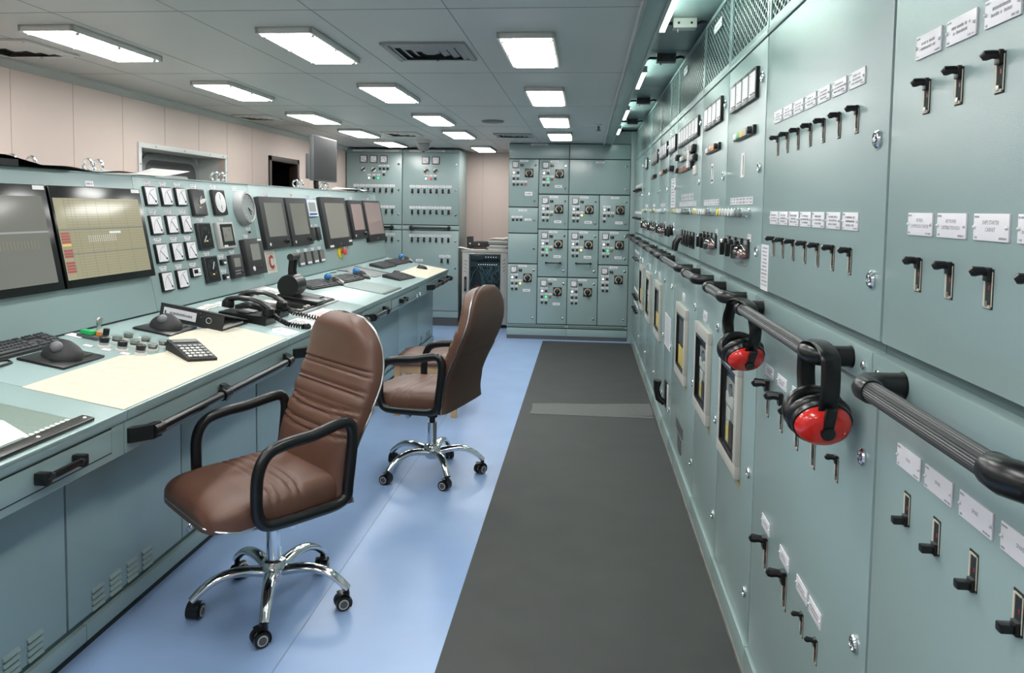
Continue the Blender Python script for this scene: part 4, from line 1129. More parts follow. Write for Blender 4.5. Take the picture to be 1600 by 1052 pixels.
for i, y in enumerate((3.922, 4.08, 4.232)):
    for j, v in enumerate((.615, .457, .303, .149)):
        if i == 2 and j == 3: continue
        wmeter(c2, y, v, .11, i * 4 + j)
b = MB(); b.m('black').box(-.05, .05, -.028, .028, 0, .02, .004); b.m('plate').box(-.043, .043, -.022, .022, .02, .021); b.m('screen_dark').box(-.034, .012, -.008, .015, .021, .0215); b.m('ink').box(.02, .026, -.01, -.004, .021, .0215); b.box(.03, .036, -.01, -.004, .021, .0215); b.box(-.03, -.024, -.017, -.012, .021, .0215)
part('digital_meter', b, c2, PF(4.233, .174)); tagp(c2, 4.233, .218, 2)
# ---- dark round-scale gauges in square black housings
def gauge(root, y, v, seed, kind):
    b = MB(); w = .08; b.m('black_soft').box(-w, w, -w, w, 0, .022, .004); b.m('black_gloss').box(-w + .008, w - .008, -w + .008, w - .008, .022, .0228)
    o = part('gauge', b, root, PF(y, v)); q = MB(); r = random.Random(seed)
    if kind == 'white':
        q.m('plate').lathe([(.066, .022), (.066, .0235), (.001, .0235)], 28); q.m('ink_dark')
        for k in range(24):
            a = 2 * PI * k / 24; q.box(.056 * math.cos(a) - .0015, .056 * math.cos(a) + .0015, .056 * math.sin(a) - .0015, .056 * math.sin(a) + .0015, .0235, .024)
        q.m('ink_dark').tube([(0, -.05, .0245), (0, .05, .0245)], .0016, 5)
        q.m('white').box(-.05, .06, -.022, .016, .0245, .026)
    else:
        q.m('ink')
        for k in range(21):
            a = PI * (1.25 - 1.5 * k / 20); x, z = .052 * math.cos(a), .052 * math.sin(a); q.box(x - .0016, x + .0016, z - .0016, z + .0016, .0228, .0234)
        q.m('screen_line'); 
        for k in range(5):
            a = PI * (1.2 - 1.4 * k / 4); q.text(str(k), .038 * math.cos(a), .038 * math.sin(a) - .005, .0234, .011)
        q.m('plate'); a = (3.95, .9, 1.0)[kind]; q.tube([(0, 0, .0245), (.05 * math.cos(a), .05 * math.sin(a), .0245)], .0016, 5)
        q.m('label_yellow').box(-.012, .012, -.035, -.027, .0228, .0234)
        if kind == 1: q.m('white').add([(0, -.012, .026), (.05, .0, .03), (.062, .02, .034), (.03, .022, .03), (-.006, .008, .026)], [(0, 1, 2, 3, 4)])
    part('dial', q, o, PF(y, v)); tagp(root, y + (-.02 if seed == 4 else 0), v + .1, seed)
gauge(c2, 4.414, .583, 1, 1); gauge(c2, 4.415, .379, 2, 0); gauge(c2, 4.42, .176, 3, 2); gauge(c2, 4.68, .586, 4, 'white')
o = pbox(c2, 'touch_panel', 4.57, 4.785, .29, .458, .026, 'rack', .004); q = MB(); q.m('black_gloss').box(4.60, 4.765, .305, .445, .026, .028); q.m('screen_grey').box(4.625, 4.742, .335, .425, .028, .029); q.m('white').box(4.61, 4.66, .298, .312, .028, .0292); q.m('grey_dark').box(4.64, 4.66, .36, .38, .029, .0295); q.box(4.70, 4.72, .40, .412, .029, .0295); part('screen', q, o, PF()); tagp(c2, 4.68, .478, 1)
b = MB(); b.m('grey').lathe([(.118, 0), (.118, .02), (.112, .04), (.106, .055), (.094, .058), (.090, .048), (.001, .048)], 36); o = part('round_clock', b, c2, PF(5.005, .548))
b = MB(); b.m('plate').lathe([(.089, .0482), (.001, .0482)], 30); b.m('ink_dark')
for k in range(12):
    a = 2 * PI * k / 12; b.box(.074 * math.cos(a) - .003, .074 * math.cos(a) + .003, .074 * math.sin(a) - .003, .074 * math.sin(a) + .003, .0482, .049)
b.tube([(0, 0, .05), (.03, -.05, .05)], .003, 5); b.tube([(0, 0, .05), (.045, -.03, .05)], .0025, 5); part('dial', b, o, PF(5.005, .548))
b = MB(); b.m('glass').lathe([(.09, .0555), (.001, .0565)], 30); part('glass', b, o, PF(5.005, .548)); tagp(c2, 4.95, .684, 0)
tagp(c2, 5.05, .41, 1); b = MB(); b.m('black').lathe([(.007, 0), (.007, .012), (.001, .012)], 8); part('push_button', b, c2, PF(5.055, .385))
for v in (.209, .116):
    b = MB(); b.m('black').box(-.032, .032, -.017, .017, 0, .016, .003); b.m('plate').box(-.008, .024, -.012, .001, .016, .018); part('counter', b, c2, PF(4.592, v)); tagp(c2, 4.59, v + .036, 1)
o = pbox(c2, 'controller', 4.664, 4.82, .094, .246, .03, 'black_soft', .006); q = MB(); q.m('screen_grey').box(4.695, 4.78, .165, .222, .03, .0308); q.m('grey')
for i in range(4):
    for j in range(2): q.box(4.69 + i * .02, 4.70 + i * .02, .118 + j * .018, .126 + j * .018, .03, .032)
q.m('black').lathe([(.014, .03), (.012, .036), (.001, .036)], 12, T(4.79, .13, 0)); part('screen', q, o, PF()); tagp(c2, 4.745, .267, 3)
o = pbox(c2, 'control_unit', 4.873, 5.15, .092, .338, .04, 'black_soft', .006); q = MB(); q.m('screen_grey').box(4.945, 5.08, .19, .30, .04, .0408); q.m('plate').lathe([(.016, .04), (.016, .043), (.001, .043)], 16, T(4.945, .135, 0)); q.m('white').box(5.07, 5.13, .318, .332, .04, .0412); q.m('black').lathe([(.01, .04), (.008, .05), (.001, .05)], 10, T(5.06, .14, 0)); part('screen', q, o, PF()); tagp(c2, 4.99, .36, 2)
# ---- upright screens on the far section
def upright(y0, y1, v0, v1, m, top, bot, side, knob=True, frame_m='black_soft'):
    o = pbox(c3, 'upright_screen', y0, y1, v0, v1, .036, frame_m, .005)
    q = MB(); q.m(m).box(y0 + side, y1 - side * .8, v0 + bot, v1 - top, .034, .0368); part('screen', q, o, PF())
    q = MB()
    if knob:
        q.m('black').lathe([(.02, .036), (.018, .058), (.001, .058)], 14, T(y1 - .07, v0 + .045, 0)); q.box(y1 - .13, y1 - .1, v0 + .04, v0 + .05, .036, .042); q.m('grey_light').box(y0 + .05, y0 + .075, v0 + .022, v0 + .042, .036, .0366)
    else: q.m('grey').lathe([(.008, .036), (.007, .038), (.001, .038)], 10, T((y0 + y1) / 2, v0 + .03, 0))
    part('controls', q, o, PF()); tagp(c3, (y0 + y1) / 2, v1 + .024, int(y0 * 3), .07, .026)
upright(5.23, 5.677, .252, .632, 'screen_grey', .045, .085, .07); upright(5.714, 6.155, .25, .631, 'screen_grey', .045, .085, .07)
upright(6.505, 7.195, .19, .65, 'screen_grey', .055, .085, .08, False); upright(7.285, 7.737, .245, .63, 'screen_pink', .04, .085, .06); upright(7.78, 8.432, .193, .632, 'screen_pink', .02, .075, .045, False)
q = MB(); q.m('white').box(6.54, 6.64, .198, .216, .036, .0372); q.box(7.09, 7.18, .225, .243, .036, .0372); part('label_strip', q, c3, PF())
o = pbox(c3, 'blue_screen', 6.2, 6.43, .476, .63, .02, 'blue', .006); q = MB(); q.m('plate').box(6.205, 6.425, .481, .625, .02, .0206); q.m('grey').box(6.235, 6.395, .52, .60, .0206, .0212); q.m('blue').box(6.225, 6.405, .492, .508, .0206, .0212); part('screen', q, o, PF()); tagp(c3, 6.31, .655, 1)
for y in (6.205, 6.335):
    b = MB(); b.m('black_soft').box(y, y + .075, .277, .388, 0, .02, .003); part('slide_meter', b, c3, PF()); tagp(c3, y + .04, .405, 0, .07, .022)
for y in (5.82, 5.98, 6.142, 6.302):
    o = pbox(c3, 'alarm_module', y, y + .112, .088, .194, .018, 'grey_dark', .003); q = MB(); q.m('screen_grey').box(y + .01, y + .102, .118, .182, .018, .0186); q.m('plate').box(y + .012, y + .1, .095, .113, .018, .0186); q.m('grey_dark'); rr = random.Random(int(y * 100))
    for k in range(5): q.scribble(y + .055, .122 + k * .012, .0188, .07, .007, rr)
    part('screen', q, o, PF()); tagp(c3, y + .05, .21, 2)
b = MB(); b.m('yellow').lathe([(.055, 0), (.055, .008), (.048, .010), (.001, .010)], 24); o = part('emergency_stop', b, c3, PF(6.86, .142), 'red mushroom button on a yellow disc')
b = MB(); b.m('red').lathe([(.016, .01), (.016, .03), (.03, .034), (.032, .045), (.026, .054), (.001, .056)], 20); part('button', b, o, PF(6.89, .142))
b = MB(); b.m('glass').box(-.045, .045, -.04, .05, .012, .07, .01); part('guard', b, o, PF(6.89, .142))
b = MB(); b.m('cream').box(-.084, .084, -.08, .08, 0, .0015, 0); b.m('offwhite').box(-.066, .066, -.062, .066, .0015, .002); b.m('red_dark')
for a, c, d, e in ((-.06, .06, .058, .060), (-.06, .06, -.06, -.058), (-.06, -.058, -.06, .06), (.058, .06, -.06, .06)): b.box(a, c, d, e, .002, .0026)
b.m('red_dark'); [b.text('C', dx, -.047 + dz, .003 + k * .0001, .094, sx=.8) for k, (dx, dz) in enumerate(((0, 0), (.008, 0), (-.008, 0), (.004, .004), (-.004, -.004), (.004, -.004), (-.004, .004)))]; part('letter_sign', b, c3, PF(5.319, .161), 'cream sign with a red letter C')
# ---- fittings let into the desk
def cap_knob(root, y, s, dark):
    M = DK(y, s); key = ('ck', dark)
    if key not in _cache:
        b = MB(); b.m('grey_light').lathe([(.026, 0), (.026, .004), (.022, .012), (.001, .012)], 18)
        if dark: b.m('grey').lathe([(.02, .012), (.02, .022), (.001, .022)], 16); b.m('black').lathe([(.019, .022), (.02, .042), (.017, .044), (.001, .044)], 16)
        else: b.m('grey_dark').lathe([(.019, .012), (.017, .018), (.001, .018)], 16); b.m('steel').lathe([(.020, .02), (.02, .03), (.001, .03)], 16)
        _cache[key] = b.mesh('push_button')
    o = part('push_button', _cache[key], root, M)
    if not dark:
        if 'ckg' not in _cache: q = MB(); q.m('glass').lathe([(.029, .004), (.026, .036), (.001, .038)], 18); _cache['ckg'] = q.mesh('cover')
        part('cover', _cache['ckg'], o, M, 'clear cap')
for i, y in enumerate((3.012, 3.102, 3.186)):
    for j, s in enumerate((.497, .416, .334)):
        cap_knob(c1, y, s, i == 0)
def desk_tab(root, y0, y1, s, h=.018):
    b = MB(); b.m('white').box(y0, y1, s - h, s + h, 0, .004, .001); part('nameplate', b, root, DK(0, 0))
for s in (.543, .461, .378): desk_tab(c1, 2.965, 2.992, s)
for y0, y1, s in ((3.06, 3.11, .69), (3.06, 3.09, .655), (3.155, 3.195, .548), (3.24, 3.27, .47)): desk_tab(c1, y0, y1, s)
b = MB(); b.m('grey_dark').box(3.075, 3.15, .57, .665, 0, .016, .003); b.m('green').box(3.08, 3.115, .60, .655, .016, .034, .004); b.m('orange').cyl((3.115, .59, .016), (3.115, .59, .03), .012, 10); b.m('black').cyl((3.135, .57, .016), (3.135, .57, .045), .013, 12)
o = part('key_switch', b, c1, DK(0, 0)); b = MB(); b.m('steel').box(3.128, 3.150, .608, .612, .03, .075, .001); b.cyl((3.139, .606, .07), (3.139, .614, .07), .018, 14); part('key', b, o, DK(0, 0))
for y, s in ((4.55, .60), (4.645, .595), (4.745, .592)):
    b = MB(); b.m('grey_light').lathe([(.024, 0), (.022, .01), (.001, .01)], 14); b.m('black').box(-.026, .026, -.012, .012, .01, .034, .004); part('selector_knob', b, c2, DK(y, s))
# telegraph lever unit
b = MB(); b.m('grey').box(4.45, 5.14, .18, .485, 0, .008, .004); b.m('black_soft').box(4.48, 5.12, .20, .465, .008, .016, .004); o = part('telegraph_plate', b, c2, DK(0, 0))
b = MB(); b.m('screen_dark').box(4.52, 4.78, .215, .36, .016, .019); b.m('grey_light').lathe([(.045, .016), (.045, .022), (.001, .022)], 22, T(4.56, .42, 0)); b.m('beige').box(4.50, 4.56, .21, .235, .016, .018); b.m('offwhite').cyl((4.62, .225, .016), (4.62, .225, .024), .012, 10); b.cyl((4.67, .225, .016), (4.67, .225, .024), .012, 10)
b.m('grey_dark').box(4.88, 5.10, .205, .255, .016, .022, .002); b.box(4.90, 5.10, .27, .45, .016, .024, .003); b.m('plate').box(4.93, 4.96, .215, .235, .022, .023); b.box(4.98, 5.01, .215, .235, .022, .023); part('telegraph_display', b, o, DK(0, 0))
b = MB(); b.m('black').box(4.74, 4.90, .19, .465, .016, .04, .006); b.tube([(4.76, .41, .10), (4.80, .41, .10), (4.90, .41, .10), (4.905, .41, .10)], [.070, .074, .074, .068], 28); b.box(4.78, 4.90, .36, .46, .02, .08, .006); part('telegraph_drum', b, o, DK(0, 0))
b = MB(); b.m('black')
for y in (4.80, 4.868): b.tube([(y, .41, .14), (y, .425, .20), (y, .43, .275)], [.017, .015, .015], 10)
b.m('black_soft').tube([(4.775, .43, .285), (4.90, .43, .285)], .022, 14); part('telegraph_lever', b, o, DK(0, 0))
# ================================================================ things on the desk
IDN = DK(0, 0)
def flat(name, label, cat, poly, m, t=.002, w=.0003, group=None, extra=None):
    b = MB(); b.m(m).prism(poly, w, w + t)
    if extra: extra(b, w + t)
    return solid(name, b, label, cat, IDN, group)
# desk blotter with clip bar and a white sheet at the left edge of the photo
bl = thing('desk_blotter', 'green gridded desk blotter with a black clip bar, at the near end of the desk', 'desk blotter', DK(1.9, .25))
b = MB(); b.m('mat_grid').box(1.35, 2.215, .045, .46, .0005, .004, .001); b.m('steel')
b.m('matpad')
b.add([(2.10, .05, .0042), (2.104, .05, .0042), (2.02, .45, .0042), (2.016, .45, .0042)], [(0, 1, 2, 3)]); part('pad', b, bl, IDN)
b = MB(); b.m('black').box(1.35, 2.245, .014, .058, .0005, .012, .004); b.m('white')
for y in (1.45, 1.75, 2.02, 2.225): b.lathe([(.006, .012), (.004, .014), (.001, .014)], 10, T(y, .036, 0))
part('clip_bar', b, bl, IDN)
b = MB(); b.m('white')
for k in range(9): b.lathe([(.008, .004), (.008, .005), (.001, .005)], 12, T(2.02 + k * .022, .072, 0))
part('punched_holes', b, bl, IDN)
flat('paper_sheet', 'blank white sheet lying on the gridded desk blotter', 'paper', [(1.4, .075), (2.03, .075), (2.09, .2), (2.07, .33), (1.4, .33)], 'white', .001, .0046)
flat('desk_cover', 'large cream desk cover with a worn wavy rear edge, under the calculator', 'desk cover',
     [(2.383, .005), (3.79, .012), (3.815, .28), (3.74, .35), (3.64, .382), (3.5, .41), (3.374, .412), (3.30, .37), (3.21, .31), (3.12, .283), (3.04, .30), (2.99, .345), (2.944, .376), (2.6, .376), (2.383, .373)], 'cream')
flat('desk_cover', 'small cream desk cover at the far corner of the desk, under the mouse', 'desk cover', [(7.24, .0), (8.36, .0), (8.36, .292), (7.54, .292), (7.23, .29)], 'cream')
def keyboard(y, s, a, L, D, label, group='computer keyboards on the desk', tilt=.0):
    M = DK(y, s) @ RZ(a)
    r = thing('keyboard', label, 'keyboard', M, group)
    b = MB(); b.m('black_soft')
    b.add([(-L / 2, -D / 2, 0), (L / 2, -D / 2, 0), (L / 2, D / 2, 0), (-L / 2, D / 2, 0), (-L / 2, -D / 2, .012), (L / 2, -D / 2, .012), (L / 2, D / 2, .028), (-L / 2, D / 2, .028)],
          [(0, 3, 2, 1), (4, 5, 6, 7), (0, 1, 5, 4), (1, 2, 6, 5), (2, 3, 7, 6), (3, 0, 4, 7)])
    part('case', b, r, M)
    K = M @ T(0, -D / 2, .0125) @ RX(math.atan2(.016, D)); b = MB(); b.m('key'); p = L / 23
    for j in range(6):
        z = D * (.08 + j * .148)
        if j == 0:
            cells = [(0, 1.4), (1.5, 1.2), (2.8, 1.2), (4.1, 5.8), (10, 1.2), (11.3, 1.2), (12.6, 1.9), (15.2, .9), (16.2, .9), (17.2, .9), (18.6, 1.9), (20.6, .9)]
        elif j == 5: cells = [(0, .9)] + [(1.7 + k, .9) for k in range(4)] + [(6.2 + k, .9) for k in range(4)] + [(10.7 + k, .9) for k in range(4)] + [(15.2 + k, .9) for k in range(3)]
        else:
            cells = [(0, 1.2 + .2 * (4 - j))] + [(1.4 + .2 * (4 - j) + k, .9) for k in range(11)] + [(12.6 + .2 * (4 - j), 1.9 - .2 * (4 - j))] + ([(15.2 + k, .9) for k in range(3)] if j in (3, 4) else [(16.2, .9)] if j == 1 else []) + [(18.6 + k, .9) for k in range(3)]
        for c0, cw in cells:
            x = -L / 2 + p * (.7 + c0); b.add([(x, z, 0), (x + cw * p, z, 0), (x + cw * p, z + D * .125, 0), (x, z + D * .125, 0), (x + .12 * p, z + D * .01, .006), (x + cw * p - .12 * p, z + D * .01, .006), (x + cw * p - .12 * p, z + D * .112, .006), (x + .12 * p, z + D * .112, .006)],
                [(4, 5, 6, 7), (0, 1, 5, 4), (1, 2, 6, 5), (2, 3, 7, 6), (3, 0, 4, 7)])
    part('keys', b, r, K)
    return r
keyboard(2.735, .695, .0, .45, .15, 'black keyboard at the left edge of the photo, beside a trackball')
keyboard(5.60, .50, -.12, .44, .155, 'black keyboard right behind the telegraph lever')
keyboard(6.18, .46, -.08, .44, .15, 'black keyboard between two blue trackballs')
keyboard(6.94, .195, -.12, .42, .17, 'black keyboard nearest the front edge, beside the small cream desk cover')
keyboard(7.56, .515, -.05, .44, .15, 'black keyboard in front of the last upright screen, second from the far end')
keyboard(8.06, .505, -.05, .42, .14, 'black keyboard at the far end of the desk')
def trackball(y, s, label):
    M = DK(y, s); r = thing('trackball', label, 'trackball', M, 'trackballs on black pads')
    b = MB(); b.m('black').box(-.12, .125, -.095, .095, .0003, .010, .003); b.box(.05, .1, -.06, -.04, .010, .013, .001); part('base_pad', b, r, M)
    b = MB(); b.m('black_soft')
    def dome(a, c):
        t = 2 * PI * a; rr = 1 - c ** 2.4
        x = math.cos(t) * .058 * (.25 + .75 * rr) ; yy = math.sin(t) * .078 * (.25 + .75 * rr)
        return (x + .015 * (c), yy, .010 + .062 * c * (1 - .1 * math.cos(t)))
    b.grid(dome, 28, 10, cu=True); b.add([dome(k / 28, 1) for k in range(28)], [tuple(range(28))]); part('housing', b, r, M)
    b = MB(); b.m('ball').ell((-.034, .004, .053), (.023, .023, .023), 18, 12); part('ball', b, r, M, 'shiny grey ball')
    return r
trackball(2.755, .498, 'black trackball on a black pad, beside the nearest keyboard')
trackball(3.495, .50, 'black trackball on a black pad, in front of the lever-arch binder')
for y, s, lab, a in ((5.845, .475, 'blue ball trackball between the two keyboards behind the telegraph lever', .5), (6.49, .445, 'blue ball trackball beside the far end of the middle keyboard', .5), (8.36, .50, 'blue ball trackball at the far end of the desk', .5)):
    M = DK(y, s); r = thing('trackball', lab, 'trackball', M, 'blue ball trackballs')
    b = MB(); b.m('black').grid(lambda p, c: (math.cos(2 * PI * p) * .05 * (1 - .55 * c ** 2), math.sin(2 * PI * p) * .085 * (1 - .5 * c ** 2) - .02, .0005 + .045 * c * (1 + .25 * math.sin(2 * PI * p))), 22, 7, cu=True); b.ell((0, -.005, .03), (.035, .06, .03), 14, 8); part('housing', b, r, M)
    b = MB(); b.m('blue').ell((-.004, .03, .045), (.032, .032, .032), 18, 12); part('ball', b, r, M, 'shiny blue ball')
    b = MB(); b.m('steel').tube([(.03, -.09, .02), (.035, -.03, .045), (.03, .03, .04)], .008, 8); part('button', b, r, M)
# calculator
M = DK(3.155, .185) @ RZ(-.60) ; r = thing('calculator', 'black desk calculator with grey keys on the cream desk cover', 'calculator', M)
b = MB(); b.m('black_soft'); wc, lc = .066, .1
pr = [(-lc, .0025), (lc, .0025), (lc, .046), (lc - .05, .040), (-lc + .02, .018), (-lc, .014)]
vs = [(-wc, y, z) for y, z in pr] + [(wc, y, z) for y, z in pr]; n = 6
b.add(vs, [tuple(range(n)), tuple(reversed(range(n, 2 * n)))] + [(i, n + i, n + (i + 1) % n, (i + 1) % n) for i in range(n)]); part('body', b, r, M)
A = M @ T(0, lc - .05, .0402) @ RX(math.atan2(.006, .05)); b = MB(); b.m('grey_dark').box(-wc + .008, wc - .008, .008, .042, 0, .003, .001); b.m('screen_grey').box(-wc + .014, wc - .014, .013, .037, .003, .0034); part('display', b, r, A)
A = M @ T(0, -lc + .02, .0182) @ RX(math.atan2(.022, 2 * lc - .07)); b = MB()
for i in range(5):
    for j in range(5):
        b.m('grey' if (i == 4 and j < 4) or j == 4 else 'grey_light'); b.box(-.056 + i * .0232, -.040 + i * .0232, -.006 + j * .025, .008 + j * .025, 0, .006, .002)
part('keys', b, r, A)
# lever-arch binder lying on the desk
M = DK(3.665, .47) @ RZ(-.02); r = thing('ring_binder', 'black lever-arch binder lying with its white spine label towards the camera', 'binder', M)
b = MB(); b.m('black_soft').box(0, .006, -.175, .165, .001, .083, .002); b.box(.0, .29, -.175, .165, .0008, .006, .002)
b.add([(.0, -.175, .078), (.0, .165, .078), (.285, .165, .018), (.285, -.175, .018), (.0, -.175, .084), (.0, .165, .084), (.285, .165, .024), (.285, -.175, .024)], [(0, 1, 2, 3), (7, 6, 5, 4), (0, 4, 5, 1), (1, 5, 6, 2), (2, 6, 7, 3), (3, 7, 4, 0)]); part('cover', b, r, M)
b = MB(); b.m('grey_light').box(.03, .25, -.165, .15, .0065, .018, .002); part('papers', b, r, M)
S_ = M @ frame((0, 0, 0), (0, -1, 0), (0, 0, 1)); b = MB(); b.m('plate').box(-.145, .03, .02, .066, .0, .0012); b.m('ink_dark'); b.scribble(-.05, .035, .0013, .125, .014, random.Random(4)); b.box(-.139, -.131, .035, .05, .0012, .0014); part('spine_label', b, r, S_)
b = MB(); b.m('steel').tube([(.098 + .014 * math.cos(2 * PI * k / 20), .042 + .014 * math.sin(2 * PI * k / 20), .001) for k in range(20)], .002, 6, closed=True); b.cyl((.05, .07, 0), (.05, .07, .003), .004, 8); b.cyl((.055, .052, 0), (.055, .052, .003), .004, 8); part('finger_ring', b, r, S_)
# telephones
def phone(y, s, label, cord):
    M = DK(y, s); r = thing('telephone', label, 'telephone', M, 'black desk telephones')
    b = MB(); b.m('black')
    pr = [(-.135, .0005), (.135, .0005), (.135, .03), (-.135, .05)]
    b.add([(x, yy, z) for x in (-.07, .075) for yy, z in [(p[0], p[1]) for p in pr]], [(0, 1, 2, 3), (7, 6, 5, 4), (0, 4, 5, 1), (1, 5, 6, 2), (2, 6, 7, 3), (3, 7, 4, 0)])
    b.m('black_soft').box(-.05, .055, -.02, .05, .04, .05, .006); part('base', b, r, M)
    b = MB(); b.m('grey').box(.0, .06, -.03, .03, .046, .0505, .002); part('label_plate', b, r, M)
    b = MB(); b.m('black')
    b.tube([(0, -.125, .075), (0, -.10, .095), (0, -.05, .112), (0, .0, .118), (0, .05, .114), (0, .10, .10), (0, .13, .085)], [.022, .021, .019, .019, .019, .021, .024], 12, sq=(.7, 1.15))
    for yy in (-.112, .12):
        b.lathe([(.033, .0), (.034, .018), (.03, .036), (.02, .044), (.001, .046)], 16, T(0, yy, .05))
    part('handset', b, r, M)
    b = MB(); b.m('black'); pts = []; n = cord[1]
    P = [Vector(p) for p in cord[0]]
    for k in range(n * 8):
        t = k / (n * 8 - 1) * (len(P) - 1); i = min(int(t), len(P) - 2); f = t - i
        p = P[i].lerp(P[i + 1], f); d = (P[i + 1] - P[i]).normalized(); nn = d.orthogonal().normalized(); bb = d.cross(nn); a = k * PI / 4
        pts.append(p + nn * .0115 * math.cos(a) + bb * .0115 * math.sin(a))
    b.tube(pts, .0042, 6); part('coiled_cord', b, r, M)
phone(4.035, .335, 'nearer black desk telephone, beside the lever-arch binder', ([(.02, -.13, .05), (.03, -.17, .03), (.02, -.23, .016), (.05, -.30, .014), (.09, -.325, .014)], 22))
phone(4.285, .36, 'farther black desk telephone, in front of the telegraph lever', ([(.03, -.13, .05), (.06, -.17, .022), (.09, -.25, .016), (.10, -.335, .014), (.09, -.385, -.02), (.07, -.40, -.09)], 26))
# papers on the desk
def sheet(label, poly, prints=(), m='white', w=.0003, group='loose papers on the desk'):
    def ex(b, z):
        for c, (y0, y1, s0, s1) in prints:
            b.m(c)
            k = 0; rr = random.Random(int(y0 * 100))
            while s0 + k * .012 < s1: b.box(y0, y0 + (y1 - y0) * rr.uniform(.6, 1), s0 + k * .012, s0 + k * .012 + .006, z, z + .0003); k += 1
    flat('paper_sheet', label, 'paper', poly, m, .0008, w, group, ex)
sheet('white printed sheet behind the telegraph lever plate', [(4.80, .53), (5.13, .515), (5.14, .725), (4.81, .735)], [('ink', (4.9, 5.06, .56, .66))])
sheet('white sheet standing against the panel under the letter C sign', [(5.33, .60), (5.60, .59), (5.61, .69), (5.33, .695)], [('lens_red', (5.38, 5.5, .63, .66))])
sheet('white sheet with red print in front of the telegraph plate', [(4.36, .005), (4.78, .005), (4.78, .165), (4.36, .165)], [('lens_red', (4.48, 4.72, .07, .14))])
sheet('white printed sheet beside the farther telephone', [(4.13, .03), (4.345, .03), (4.345, .165), (4.13, .165)], [('ink', (4.16, 4.3, .06, .15))])
sheet('small torn paper with a red mark beside the nearer telephone', [(3.86, .03), (4.0, .02), (4.02, .13), (3.94, .15), (3.87, .12)], [('lens_red', (3.92, 3.97, .10, .12))])
for y, s in ((4.02, .60), (4.14, .615), (4.26, .61)):
    b = MB(); b.m('grey_light').box(-.05, .05, -.03, .03, 0, .005, .001); b.m('white').box(-.03, .04, -.015, .02, .005, .012, .002); part('desk_switch_plate', b, c2, DK(y, s))
def deskpad(label, y0, y1, s0, s1, m, bar=0):
    M = DK((y0 + y1) / 2, (s0 + s1) / 2) @ RZ(-.02); W, D = (y1 - y0) / 2, (s1 - s0) / 2
    r = thing('desk_pad', label, 'desk pad', M, 'grey desk pads')
    b = MB(); b.m(m).box(-W, W, -D, D, .0005, .005, .001); part('pad', b, r, M)
    b = MB(); b.m('grey_dark').box(-W + .012 if bar else W - .03, W, -D, -D + .025, .0052, .009, .001) if bar else b.m('grey_dark').box(W - .035, W, -D, D, .0052, .009, .001); part('clip_edge', b, r, M)
deskpad('grey desk pad near the front edge behind the second chair', 5.80, 6.30, .02, .355, 'matpad', 1)
deskpad('dark grey desk pad below the widest upright screen', 6.64, 7.10, .335, .675, 'matpad_dark')
def mouse(y, s, label, a=.4):
    M = DK(y, s) @ RZ(a); r = thing('computer_mouse', label, 'mouse', M)
    b = MB(); b.m('black').ell((0, 0, .0026), (.034, .06, .036), 18, 12, cut=0.0); part('body', b, r, M)
    b = MB(); b.m('grey_dark').cyl((-.004, .035, .028), (.004, .035, .028), .010, 12); part('wheel', b, r, M)
mouse(7.98, .205, 'black mouse on the small cream desk cover at the far corner')
mouse(7.16, .275, 'black mouse behind the keyboard beside the small cream desk cover', 1.2)
b = MB(); b.m('black').tube([(5.15, .60, .004), (5.22, .56, .02), (5.28, .60, .004), (5.38, .62, .003)], .004, 6); solid('cable', b, 'thin black cable end beside the white sheet under the letter C sign', 'cable', IDN)
b = MB(); b.m('black').tube([(6.30, .66, .004), (6.36, .61, .02), (6.5, .65, .016), (6.66, .60, .006)], .004, 6); solid('cable', b, 'thin loose cable on the desk below the widest upright screen', 'cable', IDN)
b = MB(); b.m('black').tube([(2.42, .58, .004), (2.50, .565, .006), (2.585, .57, .006), (2.60, .60, .006), (2.56, .618, .006)], .0045, 6); solid('cable', b, 'black keyboard cable loop at the left edge of the desk', 'cable', IDN)
# ================================================================ on top of the console
ZT = 1.672
b = MB(); b.m('black').grid(lambda a, c: (-2.58 + .235 * c, 2.60 + .60 * a, ZT + .004 + .042 * min(1, (1 - a) * 2.2) * (.5 + .5 * c)), 14, 8); b.grid(lambda a, c: (-2.58 + .26 * c, 2.60 + .72 * a, ZT + .0005), 2, 2)
b.box(-2.58, -2.35, 2.60, 3.0, ZT + .0005, ZT + .03)
solid('folder', b, 'black folder lying on the console top above the left monitor', 'folder')
b = MB(); b.m('grey').grid(lambda a, c: (-2.60 + .27 * c, 3.21 + .62 * a, ZT + .003 + .022 * (1 - c * .6) * math.sin(a * 5 + 1) ** 2 + .014 * abs(a - .5)), 20, 6)
solid('paper_sheet', b, 'curled grey papers on the console top beside the lifting eyes', 'paper', group='papers on the console top')
b = MB(); b.m('white').grid(lambda a, c: (-2.58 + .24 * c, 3.86 + .52 * a, ZT + .002 + .11 * max(0, a - .4) ** 1.2 * (1 - .3 * c) + .003), 18, 6)
solid('paper_sheet', b, 'white sheet with a lifted corner on the console top under the window', 'paper', group='papers on the console top')
b = MB(); b.m('white').grid(lambda a, c: (-2.58 + .26 * c, 7.62 + .62 * a, ZT + .004 + .045 * (1 - .5 * c) * (.35 + .65 * abs(math.sin(a * 5.2 + c)))), 22, 8)
solid('paper_sheet', b, 'crumpled white papers on the far end of the console top', 'paper', group='papers on the console top')
M = T(-2.5, 7.18, ZT); r = thing('desktop_monitor', 'dark desktop monitor standing on the console top, seen at an angle', 'monitor', M)
A = M @ RZ(.0)
b = MB(); b.m('grey_dark').box(-.02, .018, -.33, .33, .085, .505, .004); b.box(-.06, -.018, -.33, -.10, .10, .33, .01); b.m('black').box(-.065, -.02, -.2, .2, .14, .40, .01); part('housing', b, r, A)
b = MB(); b.m('screen_off').box(.017, .0195, -.318, .318, .098, .493); part('screen', b, r, A)
